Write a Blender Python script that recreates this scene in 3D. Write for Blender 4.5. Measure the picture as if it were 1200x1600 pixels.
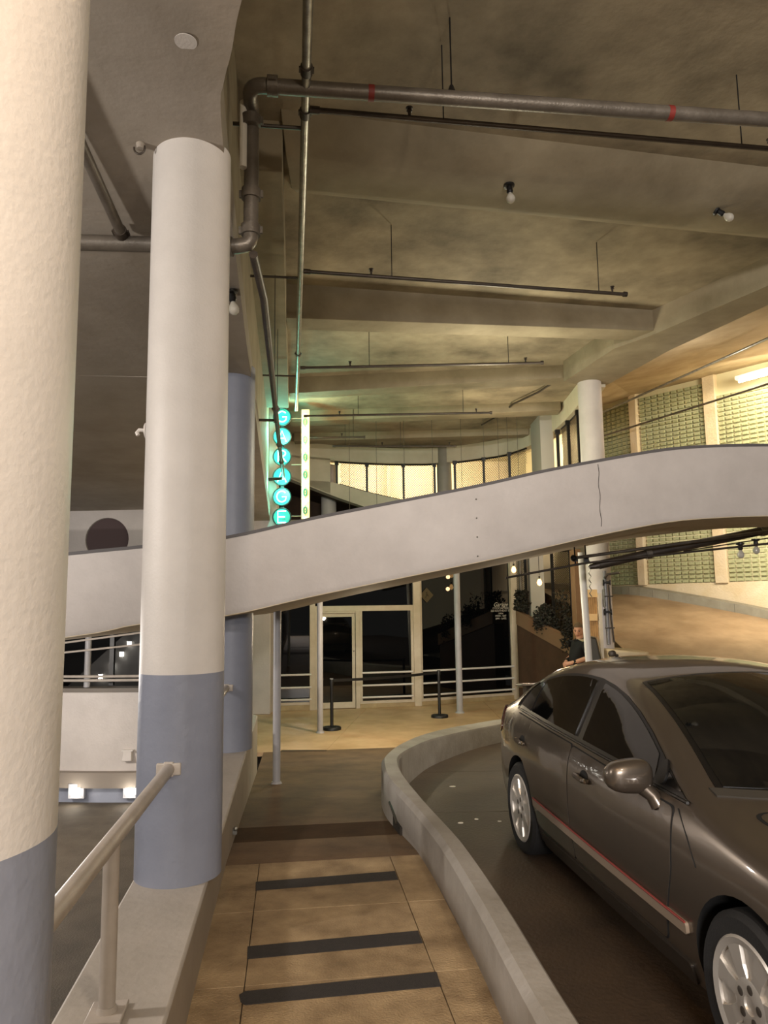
import bpy, bmesh, math, random
from mathutils import Vector, Matrix
from math import sin, cos, pi, radians as rad
random.seed(7)
for _o in list(bpy.data.objects): bpy.data.objects.remove(_o)
S = bpy.context.scene
COL = S.collection

# ------------------------------------------------------------------ camera, world, exposure, lamps
def look_camera():
    cd = bpy.data.cameras.new('camera'); co = bpy.data.objects.new('camera', cd); COL.objects.link(co)
    cd.sensor_fit = 'VERTICAL'; cd.sensor_height = 36.0; cd.lens = 36.0*1150/1600
    cd.clip_start = .05; cd.clip_end = 200
    # tilted up about 7 degrees and rolled three quarters of a degree
    right = Vector((.99992, .00159, -.01290)); fwd = Vector((0, .99244, .12271))
    fwd.normalize(); right = (right - fwd*right.dot(fwd)).normalized(); up = right.cross(fwd)
    m = Matrix((right, up, -fwd)).transposed().to_4x4(); m.translation = (0, 0, 1.65)
    co.matrix_world = m; S.camera = co
look_camera()
S.view_settings.view_transform = 'Standard'; S.view_settings.look = 'None'
S.view_settings.gamma = 1; S.view_settings.use_curve_mapping = False
S.view_settings.exposure = 0.33
w = bpy.data.worlds.new('night'); S.world = w; w.use_nodes = True
w.node_tree.nodes['Background'].inputs[0].default_value = (.9, .85, .78, 1)
w.node_tree.nodes['Background'].inputs[1].default_value = .09

def point(name, loc, watts, rgb, r=.08):
    l = bpy.data.lights.new(name, 'POINT'); l.energy = watts; l.color = rgb; l.shadow_soft_size = r
    o = bpy.data.objects.new(name, l); COL.objects.link(o); o.location = loc; return o
def area(name, loc, target, sx, sy, watts, rgb):
    l = bpy.data.lights.new(name, 'AREA'); l.shape = 'RECTANGLE'; l.size = sx; l.size_y = sy; l.energy = watts; l.color = rgb
    o = bpy.data.objects.new(name, l); COL.objects.link(o); o.location = loc
    o.rotation_euler = (Vector(target)-Vector(loc)).to_track_quat('-Z', 'Y').to_euler(); return o
WARM = (1, .72, .42); SOFT = (1, .86, .68); NEUT = (1, .93, .86); COOL = (.86, .9, 1)

point('lamp_bulb', (-.30, -.30, 3.85), 78, (1,.66,.34), .06)
point('lamp_ceiling', (1.8, -1.2, 3.9), 210, SOFT, .15)
area('lamp_entrance', (1.0, -9.5, 3.7), (0, 6.5, 1.6), 3.5, .9, 1150, (1,.95,.91))
point('lamp_lane', (-4.6, 2.2, 2.9), 300, NEUT, .15)
point('fill_lane_wall', (-5.4, 8.4, 1.0), 240, NEUT, .12)  # added fill without a fixture, brightens the white lane wall
point('lamp_landing', (-.2, 12.2, 1.25), 66, (1, .82, .56), .04)
point('fill_deck', (1.6, 10.2, 3.9), 115, (1, .93, .68), .2)  # added fill above the ramp deck, lifts the ceiling and beams
point('lamp_bay', (2.3, 14.0, 4.4), 45, (1, .84, .56), .15)
point('fill_ramp_soffit', (2.1, 11.2, 1.5), 26, (1, .86, .66), .05)  # added fill below the upper ramp, lights its soffit; no fixture there
point('lamp_girder', (5.2, 11.8, 5.1), 16, (1, .93, .8), .08)
area('lamp_upper_tube', (7.9, 13.4, 6.0), (8.4, 14.6, 4.9), 2.2, .12, 150, (1, .88, .62))
area('lamp_lower_tube', (7.0, 13.2, 3.15), (7.6, 15.5, 1.4), 2.0, .15, 95, (1, .9, .7))
area('lamp_ramp_left', (.2, 21.2, 5.9), (.2, 22.9, 4.9), 3.4, .2, 100, (1, .84, .58))
area('lamp_ramp_right', (4.6, 19.0, 5.9), (4.9, 21, 4.9), 2.6, .2, 80, (1, .82, .58))

# ------------------------------------------------------------------ helpers
def lin(c):
    c /= 255.; return c/12.92 if c <= .04045 else ((c+.055)/1.055)**2.4
def rgb(r, g, b): return (lin(r), lin(g), lin(b), 1)
_m = {}
def M(name, col, rough=.6, var=None, vscale=3.0, bump=0, bscale=40, metal=0, coat=0, emit=None, es=0, spec=.5, detail=6, stretch=None):
    if name in _m: return _m[name]
    m = bpy.data.materials.new(name); m.use_nodes = True; nt = m.node_tree; b = nt.nodes['Principled BSDF']
    b.inputs['Base Color'].default_value = col; b.inputs['Roughness'].default_value = rough
    b.inputs['Metallic'].default_value = metal; b.inputs['Coat Weight'].default_value = coat
    b.inputs['Coat Roughness'].default_value = .05; b.inputs['Specular IOR Level'].default_value = spec
    if var or bump:
        tc = nt.nodes.new('ShaderNodeTexCoord'); src = tc.outputs['Object']
        if stretch:
            mp = nt.nodes.new('ShaderNodeMapping'); mp.inputs['Scale'].default_value = stretch
            nt.links.new(src, mp.inputs[0]); src = mp.outputs[0]
    if var:
        n1 = nt.nodes.new('ShaderNodeTexNoise'); n1.inputs['Scale'].default_value = vscale; n1.inputs['Detail'].default_value = detail
        n1.inputs['Roughness'].default_value = .62
        nt.links.new(src, n1.inputs['Vector'])
        cr = nt.nodes.new('ShaderNodeValToRGB'); cr.color_ramp.elements[0].position = .3; cr.color_ramp.elements[1].position = .72
        cr.color_ramp.elements[0].color = var; cr.color_ramp.elements[1].color = col
        nt.links.new(n1.outputs['Fac'], cr.inputs[0]); nt.links.new(cr.outputs[0], b.inputs['Base Color'])
    if bump:
        n2 = nt.nodes.new('ShaderNodeTexNoise'); n2.inputs['Scale'].default_value = bscale; n2.inputs['Detail'].default_value = 3
        nt.links.new(src, n2.inputs['Vector'])
        bp = nt.nodes.new('ShaderNodeBump'); bp.inputs['Strength'].default_value = bump; bp.inputs['Distance'].default_value = .01
        nt.links.new(n2.outputs['Fac'], bp.inputs['Height']); nt.links.new(bp.outputs[0], b.inputs['Normal'])
    if emit:
        b.inputs['Emission Color'].default_value = emit; b.inputs['Emission Strength'].default_value = es
    _m[name] = m; return m

class MB:
    """collects shapes in one vertex and face list"""
    def __init__(s): s.v = []; s.f = []; s.mi = []; s.cur = 0
    def add(s, vs, fs):
        o = len(s.v); s.v += [Vector(p) for p in vs]; s.f += [[i+o for i in f] for f in fs]; s.mi += [s.cur]*len(fs); return s
    def box(s, a, b):
        (x0, y0, z0), (x1, y1, z1) = a, b
        return s.add([(x0,y0,z0),(x1,y0,z0),(x1,y1,z0),(x0,y1,z0),(x0,y0,z1),(x1,y0,z1),(x1,y1,z1),(x0,y1,z1)],
                     [(0,3,2,1),(4,5,6,7),(0,1,5,4),(1,2,6,5),(2,3,7,6),(3,0,4,7)])
    def obox(s, c, ux, uy, uz, hx, hy, hz):
        c, ux, uy, uz = Vector(c), Vector(ux).normalized()*hx, Vector(uy).normalized()*hy, Vector(uz).normalized()*hz
        p = [c+ux*i+uy*j+uz*k for k in (-1, 1) for i, j in ((-1,-1),(1,-1),(1,1),(-1,1))]
        return s.add(p, [(0,3,2,1),(4,5,6,7),(0,1,5,4),(1,2,6,5),(2,3,7,6),(3,0,4,7)])
    def hexa(s, bot, top):           # two loops of n points
        n = len(bot)
        return s.add(list(bot)+list(top), [tuple(range(n-1,-1,-1)), tuple(range(n, 2*n))] + [(i, (i+1)%n, n+(i+1)%n, n+i) for i in range(n)])
    def prism(s, pts, z0, z1):       # z0, z1: numbers or functions of (x, y)
        f0 = z0 if callable(z0) else (lambda x, y: z0); f1 = z1 if callable(z1) else (lambda x, y: z1)
        return s.hexa([(x, y, f0(x, y)) for x, y in pts], [(x, y, f1(x, y)) for x, y in pts])
    def tube(s, path, r, n=10, cap=True, closed=False):
        P = [Vector(p) for p in path]; k = len(P); R = r if isinstance(r, (list, tuple)) else [r]*k
        vs = []; prev = None
        for i in range(k):
            if closed: t = (P[(i+1)%k]-P[i-1]).normalized()
            else: t = ((P[min(i+1,k-1)]-P[i]).normalized() + (P[i]-P[max(i-1,0)]).normalized()).normalized()
            if prev is None:
                u = t.cross(Vector((0,0,1)))
                if u.length < 1e-3: u = t.cross(Vector((1,0,0)))
            else: u = prev - t*prev.dot(t)
            u.normalize(); prev = u; w_ = t.cross(u)
            vs += [P[i]+(u*cos(2*pi*j/n)+w_*sin(2*pi*j/n))*R[i] for j in range(n)]
        fs = []
        for i in range(k if closed else k-1):
            a, b = i*n, ((i+1)%k)*n
            fs += [(a+j, a+(j+1)%n, b+(j+1)%n, b+j) for j in range(n)]
        if cap and not closed: fs += [tuple(range(n-1,-1,-1)), tuple(range((k-1)*n, k*n))]
        return s.add(vs, fs)
    def lathe(s, prof, n=24, loc=(0,0,0), axis=(0,0,1)):   # prof: (r, h)
        ax = Vector(axis).normalized(); u = ax.cross(Vector((0,0,1)))
        if u.length < 1e-3: u = Vector((1,0,0))
        u.normalize(); w_ = ax.cross(u); L = Vector(loc)
        vs = [L+ax*h+(u*cos(2*pi*j/n)+w_*sin(2*pi*j/n))*max(r,1e-4) for r, h in prof for j in range(n)]
        fs = [(i*n+j, i*n+(j+1)%n, (i+1)*n+(j+1)%n, (i+1)*n+j) for i in range(len(prof)-1) for j in range(n)]
        fs += [tuple(range(n-1,-1,-1)), tuple(range((len(prof)-1)*n, len(prof)*n))]
        return s.add(vs, fs)
    def sphere(s, c, r, n=14, sc=(1,1,1)):
        k = n//2
        o = MB().lathe([(r*sin(pi*i/k), -r*cos(pi*i/k)) for i in range(k+1)], n)
        return s.add([Vector(c)+Vector((v.x*sc[0], v.y*sc[1], v.z*sc[2])) for v in o.v], o.f)
    def grid(s, rows):               # rows of points, an open sheet
        n = len(rows[0]); return s.add([p for r in rows for p in r], [(i*n+j, i*n+j+1, (i+1)*n+j+1, (i+1)*n+j) for i in range(len(rows)-1) for j in range(n-1)])

OFF = {}
def mesh(name, mb, mats, off=Vector((0,0,0)), smooth=True, ang=35):
    me = bpy.data.meshes.new(name)
    me.from_pydata([tuple(v-off) for v in mb.v], [], mb.f)
    bm = bmesh.new(); bm.from_mesh(me); bmesh.ops.recalc_face_normals(bm, faces=bm.faces); bm.to_mesh(me); bm.free()
    mats = mats if isinstance(mats, (list, tuple)) else [mats]
    for m in mats: me.materials.append(m)
    if len(mats) > 1: me.polygons.foreach_set('material_index', mb.mi)
    if smooth and len(me.polygons):
        me.shade_smooth(); me.set_sharp_from_angle(angle=rad(ang))
    return me
def obj(name, mb, mats, parent=None, off=None, bevel=0, smooth=True, label=None, kind=None, ang=35):
    if parent is not None and off is None: off = OFF.get(parent.name, Vector((0,0,0)))
    off = Vector(off) if off is not None else Vector((0,0,0))
    me = mesh(name, mb, mats, off, smooth, ang)
    o = bpy.data.objects.new(name, me); COL.objects.link(o)
    if parent is not None: o.parent = parent
    else: o.location = off
    OFF[o.name] = off
    if bevel:
        md = o.modifiers.new('bevel', 'BEVEL'); md.width = bevel; md.segments = 2; md.limit_method = 'ANGLE'; md.angle_limit = rad(40)
    if label: o['label'] = label
    if kind: o['kind'] = kind
    return o
def tag(o, label, cat, group=None):
    o['label'] = label; o['category'] = cat
    if group: o['group'] = group
    return o
def thing(name, label, cat, loc=(0,0,0), group=None, kind=None):
    o = bpy.data.objects.new(name, None); COL.objects.link(o); o.location = loc; o.empty_display_size = .1
    OFF[o.name] = Vector(loc)
    if kind: o['kind'] = kind
    return tag(o, label, cat, group)
def struct(name, mb, mats, label=None, bevel=0, smooth=True, cat=None):
    o = obj(name, mb, mats, bevel=bevel, smooth=smooth); o['kind'] = 'structure'
    if label: o['label'] = label
    if cat: o['category'] = cat
    return o
def share(src, name, parent, loc=None):      # a further piece with the same mesh
    o = bpy.data.objects.new(name, src.data); COL.objects.link(o); o.parent = parent
    if loc is not None: o.location = loc
    OFF[o.name] = OFF.get(parent.name, Vector((0,0,0))); return o

AX = Vector((-.1260, .9920, 0)); NX = Vector((.9920, .1260, 0))      # along and across the walkway
def W(s, t, z=0): p = AX*s+NX*t; return Vector((p.x, p.y, z))
def Wxy(s, t): p = AX*s+NX*t; return (p.x, p.y)
def lerp(a, b, t): return a+(b-a)*t
def interp(xs, ys, x):
    if x <= xs[0]: return ys[0]
    for i in range(len(xs)-1):
        if x <= xs[i+1]: return lerp(ys[i], ys[i+1], (x-xs[i])/(xs[i+1]-xs[i]))
    return ys[-1]
def smoothline(P, k=6):              # Catmull-Rom through points of any dimension
    out = []; n = len(P)
    for i in range(n-1):
        p0, p1, p2, p3 = P[max(i-1,0)], P[i], P[i+1], P[min(i+2,n-1)]
        for j in range(k):
            t = j/k
            out.append(tuple(.5*((2*b)+(-a+c)*t+(2*a-5*b+4*c-d)*t*t+(-a+3*b-3*c+d)*t**3) for a, b, c, d in zip(p0, p1, p2, p3)))
    out.append(tuple(P[-1])); return out
def sheet(mb, P, thick):             # an upright wall along P = [(x, y, z0, z1)], thickened to the left of travel
    n = len(P); N = []
    for i in range(n):
        d = Vector((P[min(i+1,n-1)][0]-P[max(i-1,0)][0], P[min(i+1,n-1)][1]-P[max(i-1,0)][1], 0)).normalized()
        N.append(Vector((-d.y, d.x, 0))*thick)
    vs = []
    for (x, y, a, b), q in zip(P, N): vs += [(x,y,a),(x,y,b),(x+q.x,y+q.y,b),(x+q.x,y+q.y,a)]
    fs = []
    for i in range(n-1):
        a, b = 4*i, 4*i+4; fs += [(a+k, a+(k+1)%4, b+(k+1)%4, b+k) for k in range(4)]
    fs += [(3,2,1,0), tuple(4*(n-1)+k for k in range(4))]
    return mb.add(vs, fs)

# ------------------------------------------------------------------ materials
WHITE = M('white_paint', rgb(206,198,192), .55, rgb(192,184,178), 2.5, .25, 30)
COLW = M('column_white', rgb(218,212,206), .5, rgb(206,200,194), 3, .16, 70)
BLUE = M('column_greyblue', rgb(142,146,160), .45, rgb(130,134,148), 3, .3, 22)
ROUGHW = M('rough_white_stucco', rgb(216,206,190), .6, rgb(204,192,174), 4, 1.0, 34)
CEIL = M('ceiling_concrete', rgb(182,168,142), .8, rgb(104,94,76), 1.1, .35, 18, detail=10)
SLABC = M('slab_soffit', rgb(168,158,146), .8, rgb(146,136,122), 1.6, .3, 16, detail=8)
BEAMC = M('beam_concrete', rgb(160,148,124), .8, rgb(126,114,92), 1.5, .3, 14, detail=8)
LEDGE = M('ledge_paint', rgb(186,177,167), .6, rgb(164,156,146), 2.2, .35, 26)
CURBM = M('curb_paint', rgb(168,162,155), .6, rgb(132,125,114), 1.8, .4, 22, detail=8)
FLOORM = M('walk_concrete', rgb(186,160,122), .7, rgb(112,90,62), 3.2, .6, 90, detail=14)
FLOORD = M('walk_concrete_shaded', rgb(124,98,70), .8, rgb(84,64,44), 2.2, .4, 60, detail=11)  # darker copy of the walkway concrete, the ramp's shadow put into its colour
FLOORB = M('plate_brown', rgb(86,66,48), .9, rgb(70,54,40), 3, .3, 40, spec=.1)
LANDM = M('landing_concrete', rgb(216,184,144), .45, rgb(180,146,106), 1.8, .2, 30, detail=8)
ROADM = M('drive_concrete', rgb(86,68,50), .6, rgb(54,42,31), 1.1, .45, 40, detail=9)
LANEM = M('lane_asphalt', rgb(88,78,66), .8, rgb(62,54,45), 2.5, .6, 60, detail=8)
RAMPM = M('ramp_tan', rgb(176,148,116), .45, rgb(134,108,80), 1.4, .3, 22, detail=9)
GAP = M('joint_dark', rgb(40,32,24), .9)
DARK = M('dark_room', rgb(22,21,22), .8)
BLACK = M('black_metal', rgb(20,19,19), .45)
PIPE = M('pipe_grey', rgb(120,112,102), .42, rgb(92,84,74), 6, .2, 60, metal=.35)
PIPED = M('pipe_dark', rgb(76,66,56), .45, rgb(54,46,40), 6, .2, 60, metal=.3)
GALV = M('pipe_galvanised', rgb(176,174,166), .32, rgb(130,128,120), 14, .15, 60, metal=.75)
RED = M('red_paint', rgb(124,40,32), .6)
FRAMEM = M('alu_frame', rgb(206,194,172), .42, rgb(190,176,152), 5)
PANE = M('dark_pane', rgb(6,7,9), .02, spec=.6)
POSTM = M('post_paint', rgb(172,170,172), .45, rgb(158,156,158), 5)
RAILM = M('rail_paint', rgb(200,190,180), .4, rgb(180,170,160), 8)
STRIPM = M('antislip_black', rgb(56,50,46), .8, rgb(44,40,37), 40, .8, 300)
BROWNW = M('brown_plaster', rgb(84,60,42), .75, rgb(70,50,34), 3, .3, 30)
TANW = M('tan_pier', rgb(150,116,84), .7, rgb(134,102,72), 3)
GBLOCK = M('glass_block', rgb(190,190,154), .18, rgb(164,168,132), 3, .06, 30, spec=.6)
GROUT = M('grout_cream', rgb(222,214,180), .7)

# ------------------------------------------------------------------ floors
def zf(s): return -max(0., min(.6, (s-5.1)*.0895))
def zroad(x, y): return -.155-max(0., min(9, (y-6.7)))*.05
flo = struct('floor', MB().prism([Wxy(-7,-.40), Wxy(-7,.86), Wxy(5.03,.86), Wxy(5.03,-.40)], -.3, -.012), GAP)
SJ = [-6.7, -5.2, -3.7, -2.2, -.7, .52, 1.26, 2.0, 2.75, 3.49, 4.28, 5.03]
for i in range(len(SJ)-1):
    for t0, t1 in ((-.412, -.199), (-.195, .646), (.650, .86)):
        a, b = SJ[i]+.002, SJ[i+1]-.002
        obj('slab', MB().prism([Wxy(a,t0), Wxy(a,t1), Wxy(b,t1), Wxy(b,t0)], -.05, 0), FLOORM, flo, bevel=.002)
# the ramp down to the doors
TR = lambda s: interp([6.24,6.99,7.53,8.19,8.99,9.77,10.46,11.1,12], [.86,.915,1.03,1.25,1.6,2.07,2.6,3.3,3.9], s)
mb = MB(); RS = [5.03,6.24,6.99,7.53,8.19,8.99,9.77,10.46,11.1,11.8]
for p, q in zip(RS[:-1], RS[1:]):
    mb.hexa([W(p,-.41,-1), W(p,TR(p)-.02,-1), W(q,TR(q)-.02,-1), W(q,-.41,-1)], [W(p,-.41,zf(p)-.015), W(p,TR(p)-.02,zf(p)-.015), W(q,TR(q)-.02,zf(q)-.015), W(q,-.41,zf(q)-.015)])
ramp = struct('floor_ramp', mb, GAP, smooth=False)
for a, b, m in ((5.033,5.64,FLOORD), (5.645,6.155,FLOORB), (6.16,7.5,FLOORD), (7.503,9.3,FLOORD), (9.303,11.8,FLOORD)):
    mb = MB(); n = 6
    tr = lambda s: interp([6.24,6.99,7.53,8.19,8.99,9.77,10.46,11.1,12], [.86,.915,1.03,1.25,1.6,2.07,2.6,3.3,3.9], s)
    for k in range(n):
        p, q = lerp(a,b,k/n), lerp(a,b,(k+1)/n)
        mb.hexa([W(p,-.412,zf(p)-.05), W(p,tr(p),zf(p)-.05), W(q,tr(q),zf(q)-.05), W(q,-.412,zf(q)-.05)], [W(p,-.412,zf(p)), W(p,tr(p),zf(p)), W(q,tr(q),zf(q)), W(q,-.412,zf(q))])
    obj('slab', mb, m, ramp, smooth=False, label='dark brown cover plate across the ramp' if m is FLOORB else None)
land = struct('floor_landing', MB().prism([(-3.3,11.9), (1.5,11.95), (3.4,12.6), (5.2,13), (5.2,21), (-4,21)], -1.0, -.612), GAP)
for P in ([Wxy(11.8,-1.2),Wxy(11.8,.55),(-.40,16.6),(-3.3,16.2)], [Wxy(11.8,.555),Wxy(11.8,3.4),(2.2,12.0),(2.2,17.2),(-.394,16.6)], [(2.206,12.0),(2.9,12.0),(5.2,12.4),(5.2,20),(2.206,20)]):
    obj('slab', MB().prism(P, -.66, -.6), LANDM, land, smooth=False)
# driveway for the car, in poured bays with open joints
road = struct('floor_driveway', MB().prism([(1.1,-8),(9,-8),(9,13.0),(2.85,13.0),(2.75,12.15),(1.6,11.05),(.85,9.95),(.45,9.1),(.2,8.25),(.08,7.5),(.05,7.0),(.09,6.2),(.3,5),(.5,3.2)], -1.2, lambda x,y: zroad(x,y)-.02), GAP)
YJ = [-8, -4, 0, 3.3, 6.64, 8.6, 10.9, 13.2]
for i in range(len(YJ)-1):
    for x0, x1 in ((.05, 3.35), (3.358, 9)):
        mb = MB(); a, b = YJ[i]+.005, YJ[i+1]-.005
        xx = lambda y: max(x0, interp([-8, -2.5, 1, 2.6, 3.6, 4.5, 5.4, 6.3, 7.05, 7.6, 8.28, 9.1, 9.95, 10.7, 11.45, 12.1, 13.2], [1.13,1.13,.77,.58,.48,.38,.23,.09,.05,.09,.23,.47,.85,1.28,1.9,2.75,2.85], y)) if x0 < 1 else x0
        for k in range(8):
            p, q = lerp(a,b,k/8), lerp(a,b,(k+1)/8)
            mb.prism([(xx(p),p), (x1,p+.015*x1), (x1,q+.015*x1), (xx(q),q)], lambda x,y: zroad(x,y)-.1, lambda x,y: zroad(x,y))
        obj('slab', mb, ROADM, road, smooth=False)
# the lane on the left, lower than the walkway
struct('floor_lane', MB().prism([(-14,-8), Wxy(-8,-.8), Wxy(13,-.8), (-9,13)], -1.6, -1.25), LANEM)

# curb wall between walkway and driveway: outer and inner top edges
OT = [(1.05,-2.5),(.86,-.5),(.70,1.0),(.5,2.6),(.405,3.6),(.30,4.5),(.154,5.4),(.0,6.25),(-.055,7.05),(.0,7.65),(.15,8.4),(.41,9.3),(.78,10.15),(1.22,10.9),(1.85,11.65),(2.7,12.3)]
IT = [(1.18,-2.5),(.99,-.5),(.83,1.0),(.635,2.6),(.545,3.6),(.435,4.5),(.275,5.45),(.135,6.4),(.11,7.05),(.15,7.55),(.27,8.15),(.50,8.95),(.87,9.75),(1.30,10.5),(1.92,11.25),(2.74,11.95)]
OTs, ITs = smoothline(OT, 5), smoothline(IT, 5)
def ztop(y): return interp([0, 4.5, 7.0, 10.7, 14], [.27, .27, .21, -.09, -.28], y)
mb = MB(); vs = []; fs = []; n = len(OTs)
for (ox, oy), (ix, iy) in zip(OTs, ITs):
    cx, cy = (ox+ix)/2, (oy+iy)/2; d = Vector((ox-ix, oy-iy, 0)).normalized(); z = ztop(cy); o = Vector((ox,oy,0)); i = Vector((ix,iy,0)); U = Vector((0,0,1))
    bs = -d*0.02 if oy < 5 else Vector((0,0,0))
    vs += [o+bs-d*(-.03 if oy<5 else -.01)+U*(z-.9), o+U*(z-.035), o-d*.03+U*z, i+d*.02+U*z, i+U*(z-.025), i-d*.01+U*(z-.9)]
for k in range(n-1):
    a, b = 6*k, 6*k+6; fs += [(a+j, a+j+1, b+j+1, b+j) for j in range(5)]
fs += [tuple(range(6)), tuple(range(6*(n-1)+5, 6*(n-1)-1, -1))]
mb.add(vs, fs)
curb = struct('trim_curb', mb, CURBM, 'low painted concrete curb wall curving between walkway and driveway')
gr = MB()
# ledge carrying the columns
led = struct('trim_ledge', MB().prism([Wxy(-4,-.79), Wxy(-4,-.41), Wxy(9.55,-.41), Wxy(9.75,-.5), Wxy(9.75,-.79)], -1.6, .28), LEDGE, 'painted concrete ledge under the round columns', bevel=.012)

# ------------------------------------------------------------------ columns
def column(name, x, y, r, z0, zp, z1, label, lower=BLUE, upper=COLW):
    t = thing(name, label, 'column', (x, y, z0), kind='structure')
    n = 64
    if zp > z0: obj('painted_base', MB().lathe([(r, z0), (r, zp)], n, (x, y, 0)), lower, t, ang=50)
    if zp < z1: obj('shaft', MB().lathe([(r*.999, max(z0,zp)), (r*.999, z1)], n, (x, y, 0)), upper, t, ang=50)
    return t
c1 = W(1.25,-.590); c2 = W(4.105,-.575); c3 = W(7.435,-.588)
column('column', c1.x, c1.y, .222, .28, 1.30, 4.6, 'cream lit round column nearest the camera at the left edge')
column('column', c2.x, c2.y, .219, .28, 1.302, 4.25, 'round white column with grey-blue foot on the ledge')
column('column', c3.x, c3.y, .219, .28, 4.05, 3.95, 'round column painted grey-blue all the way up, behind the ramp parapet')
cb = W(-1.6,-.59); column('column', cb.x, cb.y, .222, .28, 1.30, 4.7, 'round column behind the camera')
column('column', 3.50, 12.1, .195, -.6, -.55, 5.4, 'pale round column carrying the girder, with riser pipes', upper=WHITE)
column('column', -1.46, 19.3, .2, -.6, -.5, 5.3, 'short visible pale column beyond the neon sign', upper=WHITE)
column('column', 1.585, 18.95, .19, 3.2, 3.3, 5.65, 'grey column between the two meshed openings', upper=M('grey_shade', rgb(150,146,136), .6, rgb(136,132,122), 3))
struct('wall_pier', MB().box((-3.1, 15.55, -.6), (-2.40, 16.0, 5.65)), WHITE, 'white pier at the left end of the glass storefront', bevel=.02)

# ------------------------------------------------------------------ slab over the columns, its rim and the wall above
def zs(y): return 4.223-.085*(y-3.75)
RIM = [(.6,.75),(1.6,.3),(2.3,.0),(2.986,-.221),(3.27,-.287),(3.47,-.341),(3.7,-.377),(4.54,-.393),(6.85,-.407),(10.4,-.42),(15.6,-.42)]
RIMs = smoothline(RIM, 4)
rp = [Wxy(s_, t_) for s_, t_ in RIMs]
mb = MB(); L = []
for (x, y) in rp:
    L.append([(-16, y-1.2, zs(y)), (x, y, zs(y)), (x+.012, y+.002, zs(y)+.17), (-16, y-1.2, zs(y)+.17)])
for a, b in zip(L[:-1], L[1:]): mb.hexa(a, b)
mb.hexa([(-16,-9,zs(-1)),(.5,-9,zs(-1)),(.5,-9,zs(-1)+.17),(-16,-9,zs(-1)+.17)], [(-16,rp[0][1]-1.2,zs(rp[0][1])),(rp[0][0],rp[0][1],zs(rp[0][1])),(rp[0][0],rp[0][1],zs(rp[0][1])+.17),(-16,rp[0][1]-1.2,zs(rp[0][1])+.17)])
ces = struct('ceiling_slab', mb, SLABC, 'grey concrete slab over the columns with a curved rim', smooth=False)
# drop in the soffit over the lane
struct('ceiling_step', MB().prism([Wxy(7.36,-.62), Wxy(7.42,-3.2), Wxy(13.6,-7.5), Wxy(13.6,-.62)], lambda x,y: zs(y)-.012, lambda x,y: zs(y)+.03), SLABC, smooth=False)
mb = MB(); P = [(x+.012-.035, y, zs(y)+.16, 5.75) for x, y in rp]
sheet(mb, P, .2); struct('wall_left', mb, BEAMC, 'wall rising above the curved slab rim')
# main ceiling
GL = [(3.05,12.0),(3.40,10.4),(3.735,9.91),(4.5,8.4),(5.9,5.4),(7.5,2.2),(9.5,-2),(11,-6)]
GR = [(3.78,12.5),(4.25,10.5),(4.62,9.5),(4.95,8.6),(6.3,5.6),(8,2.3),(10.1,-2),(12,-6)]
struct('ceiling', MB().prism([(-4,20.5),(-3.2,6),(-1.2,3),(0,-1),(.2,-6),(12,-6),(10,-2),(7.9,2.2),(6.2,5.4),(4.8,8.4),(3.9,10.4),(3.7,12.0),(3.75,14),(3.6,17),(2.8,19),(1,20.5)], 5.65, 5.85), CEIL, 'mottled dim concrete ceiling of the main bay', smooth=False)
# longitudinal beam along the left and the radial beams
struct('ceiling_beam', MB().hexa([W(5.75,-.46,5.2),W(5.75,-.08,5.2),W(13.2,-.05,5.2),W(13.2,-.46,5.2)], [W(5.75,-.46,5.7),W(5.75,-.08,5.7),W(13.2,-.05,5.7),W(13.2,-.46,5.7)]), BEAMC, 'long flat beam along the left of the ceiling', bevel=.01)
def beam(a, b, za, zb, wd, dn, label, sl=0):
    (ax, ay), (bx, by) = a, b
    struct('ceiling_beam', MB().hexa([(ax,ay,za),(bx,by,zb),(bx+.02,by+wd,zb),(ax-.02,ay+wd,za)], [(ax,ay-sl,5.7),(bx,by-sl,5.7),(bx+.02,by+wd+dn,5.7),(ax-.02,ay+wd+dn,5.7)]), BEAMC, label, bevel=.008)
beam((-.80,5.87), (6.2,7.3), 5.46, 5.46, .5, .5, 'shallow ceiling beam with two bulbs, nearest', .42)
beam((-1.2,8.82), (4.35,9.95), 5.2, 5.37, .4, .1, 'deepest ceiling beam, second from the camera')
beam((-1.67,12.69), (3.3,12.17), 5.36, 5.43, .4, .1, 'third ceiling beam, at the column')
beam((-1.95,15.0), (3.6,14.5), 5.42, 5.47, .4, .1, 'fourth ceiling beam above the neon sign')
beam((-2.1,17.0), (3.4,16.8), 5.46, 5.5, .35, .1, 'fifth ceiling beam near the meshed openings')
mb = MB()
for i in range(len(GL)-1):
    mb.hexa([(*GL[i],5.30),(*GR[i],5.30),(*GR[i],5.9),(*GL[i],5.9)], [(*GL[i+1],5.30),(*GR[i+1],5.30),(*GR[i+1],5.9),(*GL[i+1],5.9)])
struct('ceiling_girder', mb, BEAMC, 'broad girder sweeping from the pale column to the upper right', smooth=False)
# right bay ceiling, rising to the glass block wall
OW = [(4.3,21.5),(5.42,18.5),(6.05,17.3),(7.27,15.9),(8.25,14.7),(9.8,11.5),(11,7.5),(12,2),(13,-6)]
mb = MB(); inner = [(3.65,16.5),(3.7,14.0),(3.78,12.5),(4.25,10.5),(4.95,8.6),(6.3,5.6),(8,2.3),(9,0),(12,-6)]
mb.grid([[(x, y, 5.62) for x, y in inner], [(x*1.02, y*1.02, 6.62) for x, y in OW]]); 
mb.grid([[(x, y, 5.9) for x, y in inner], [(x*1.02, y*1.02, 6.9) for x, y in OW]])
struct('ceiling_right', mb, M('ceiling_right', rgb(186,168,138), .75, rgb(150,130,100), 1.6, .3, 16), 'brown lit ceiling rising towards the glass block wall', smooth=False)

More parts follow.
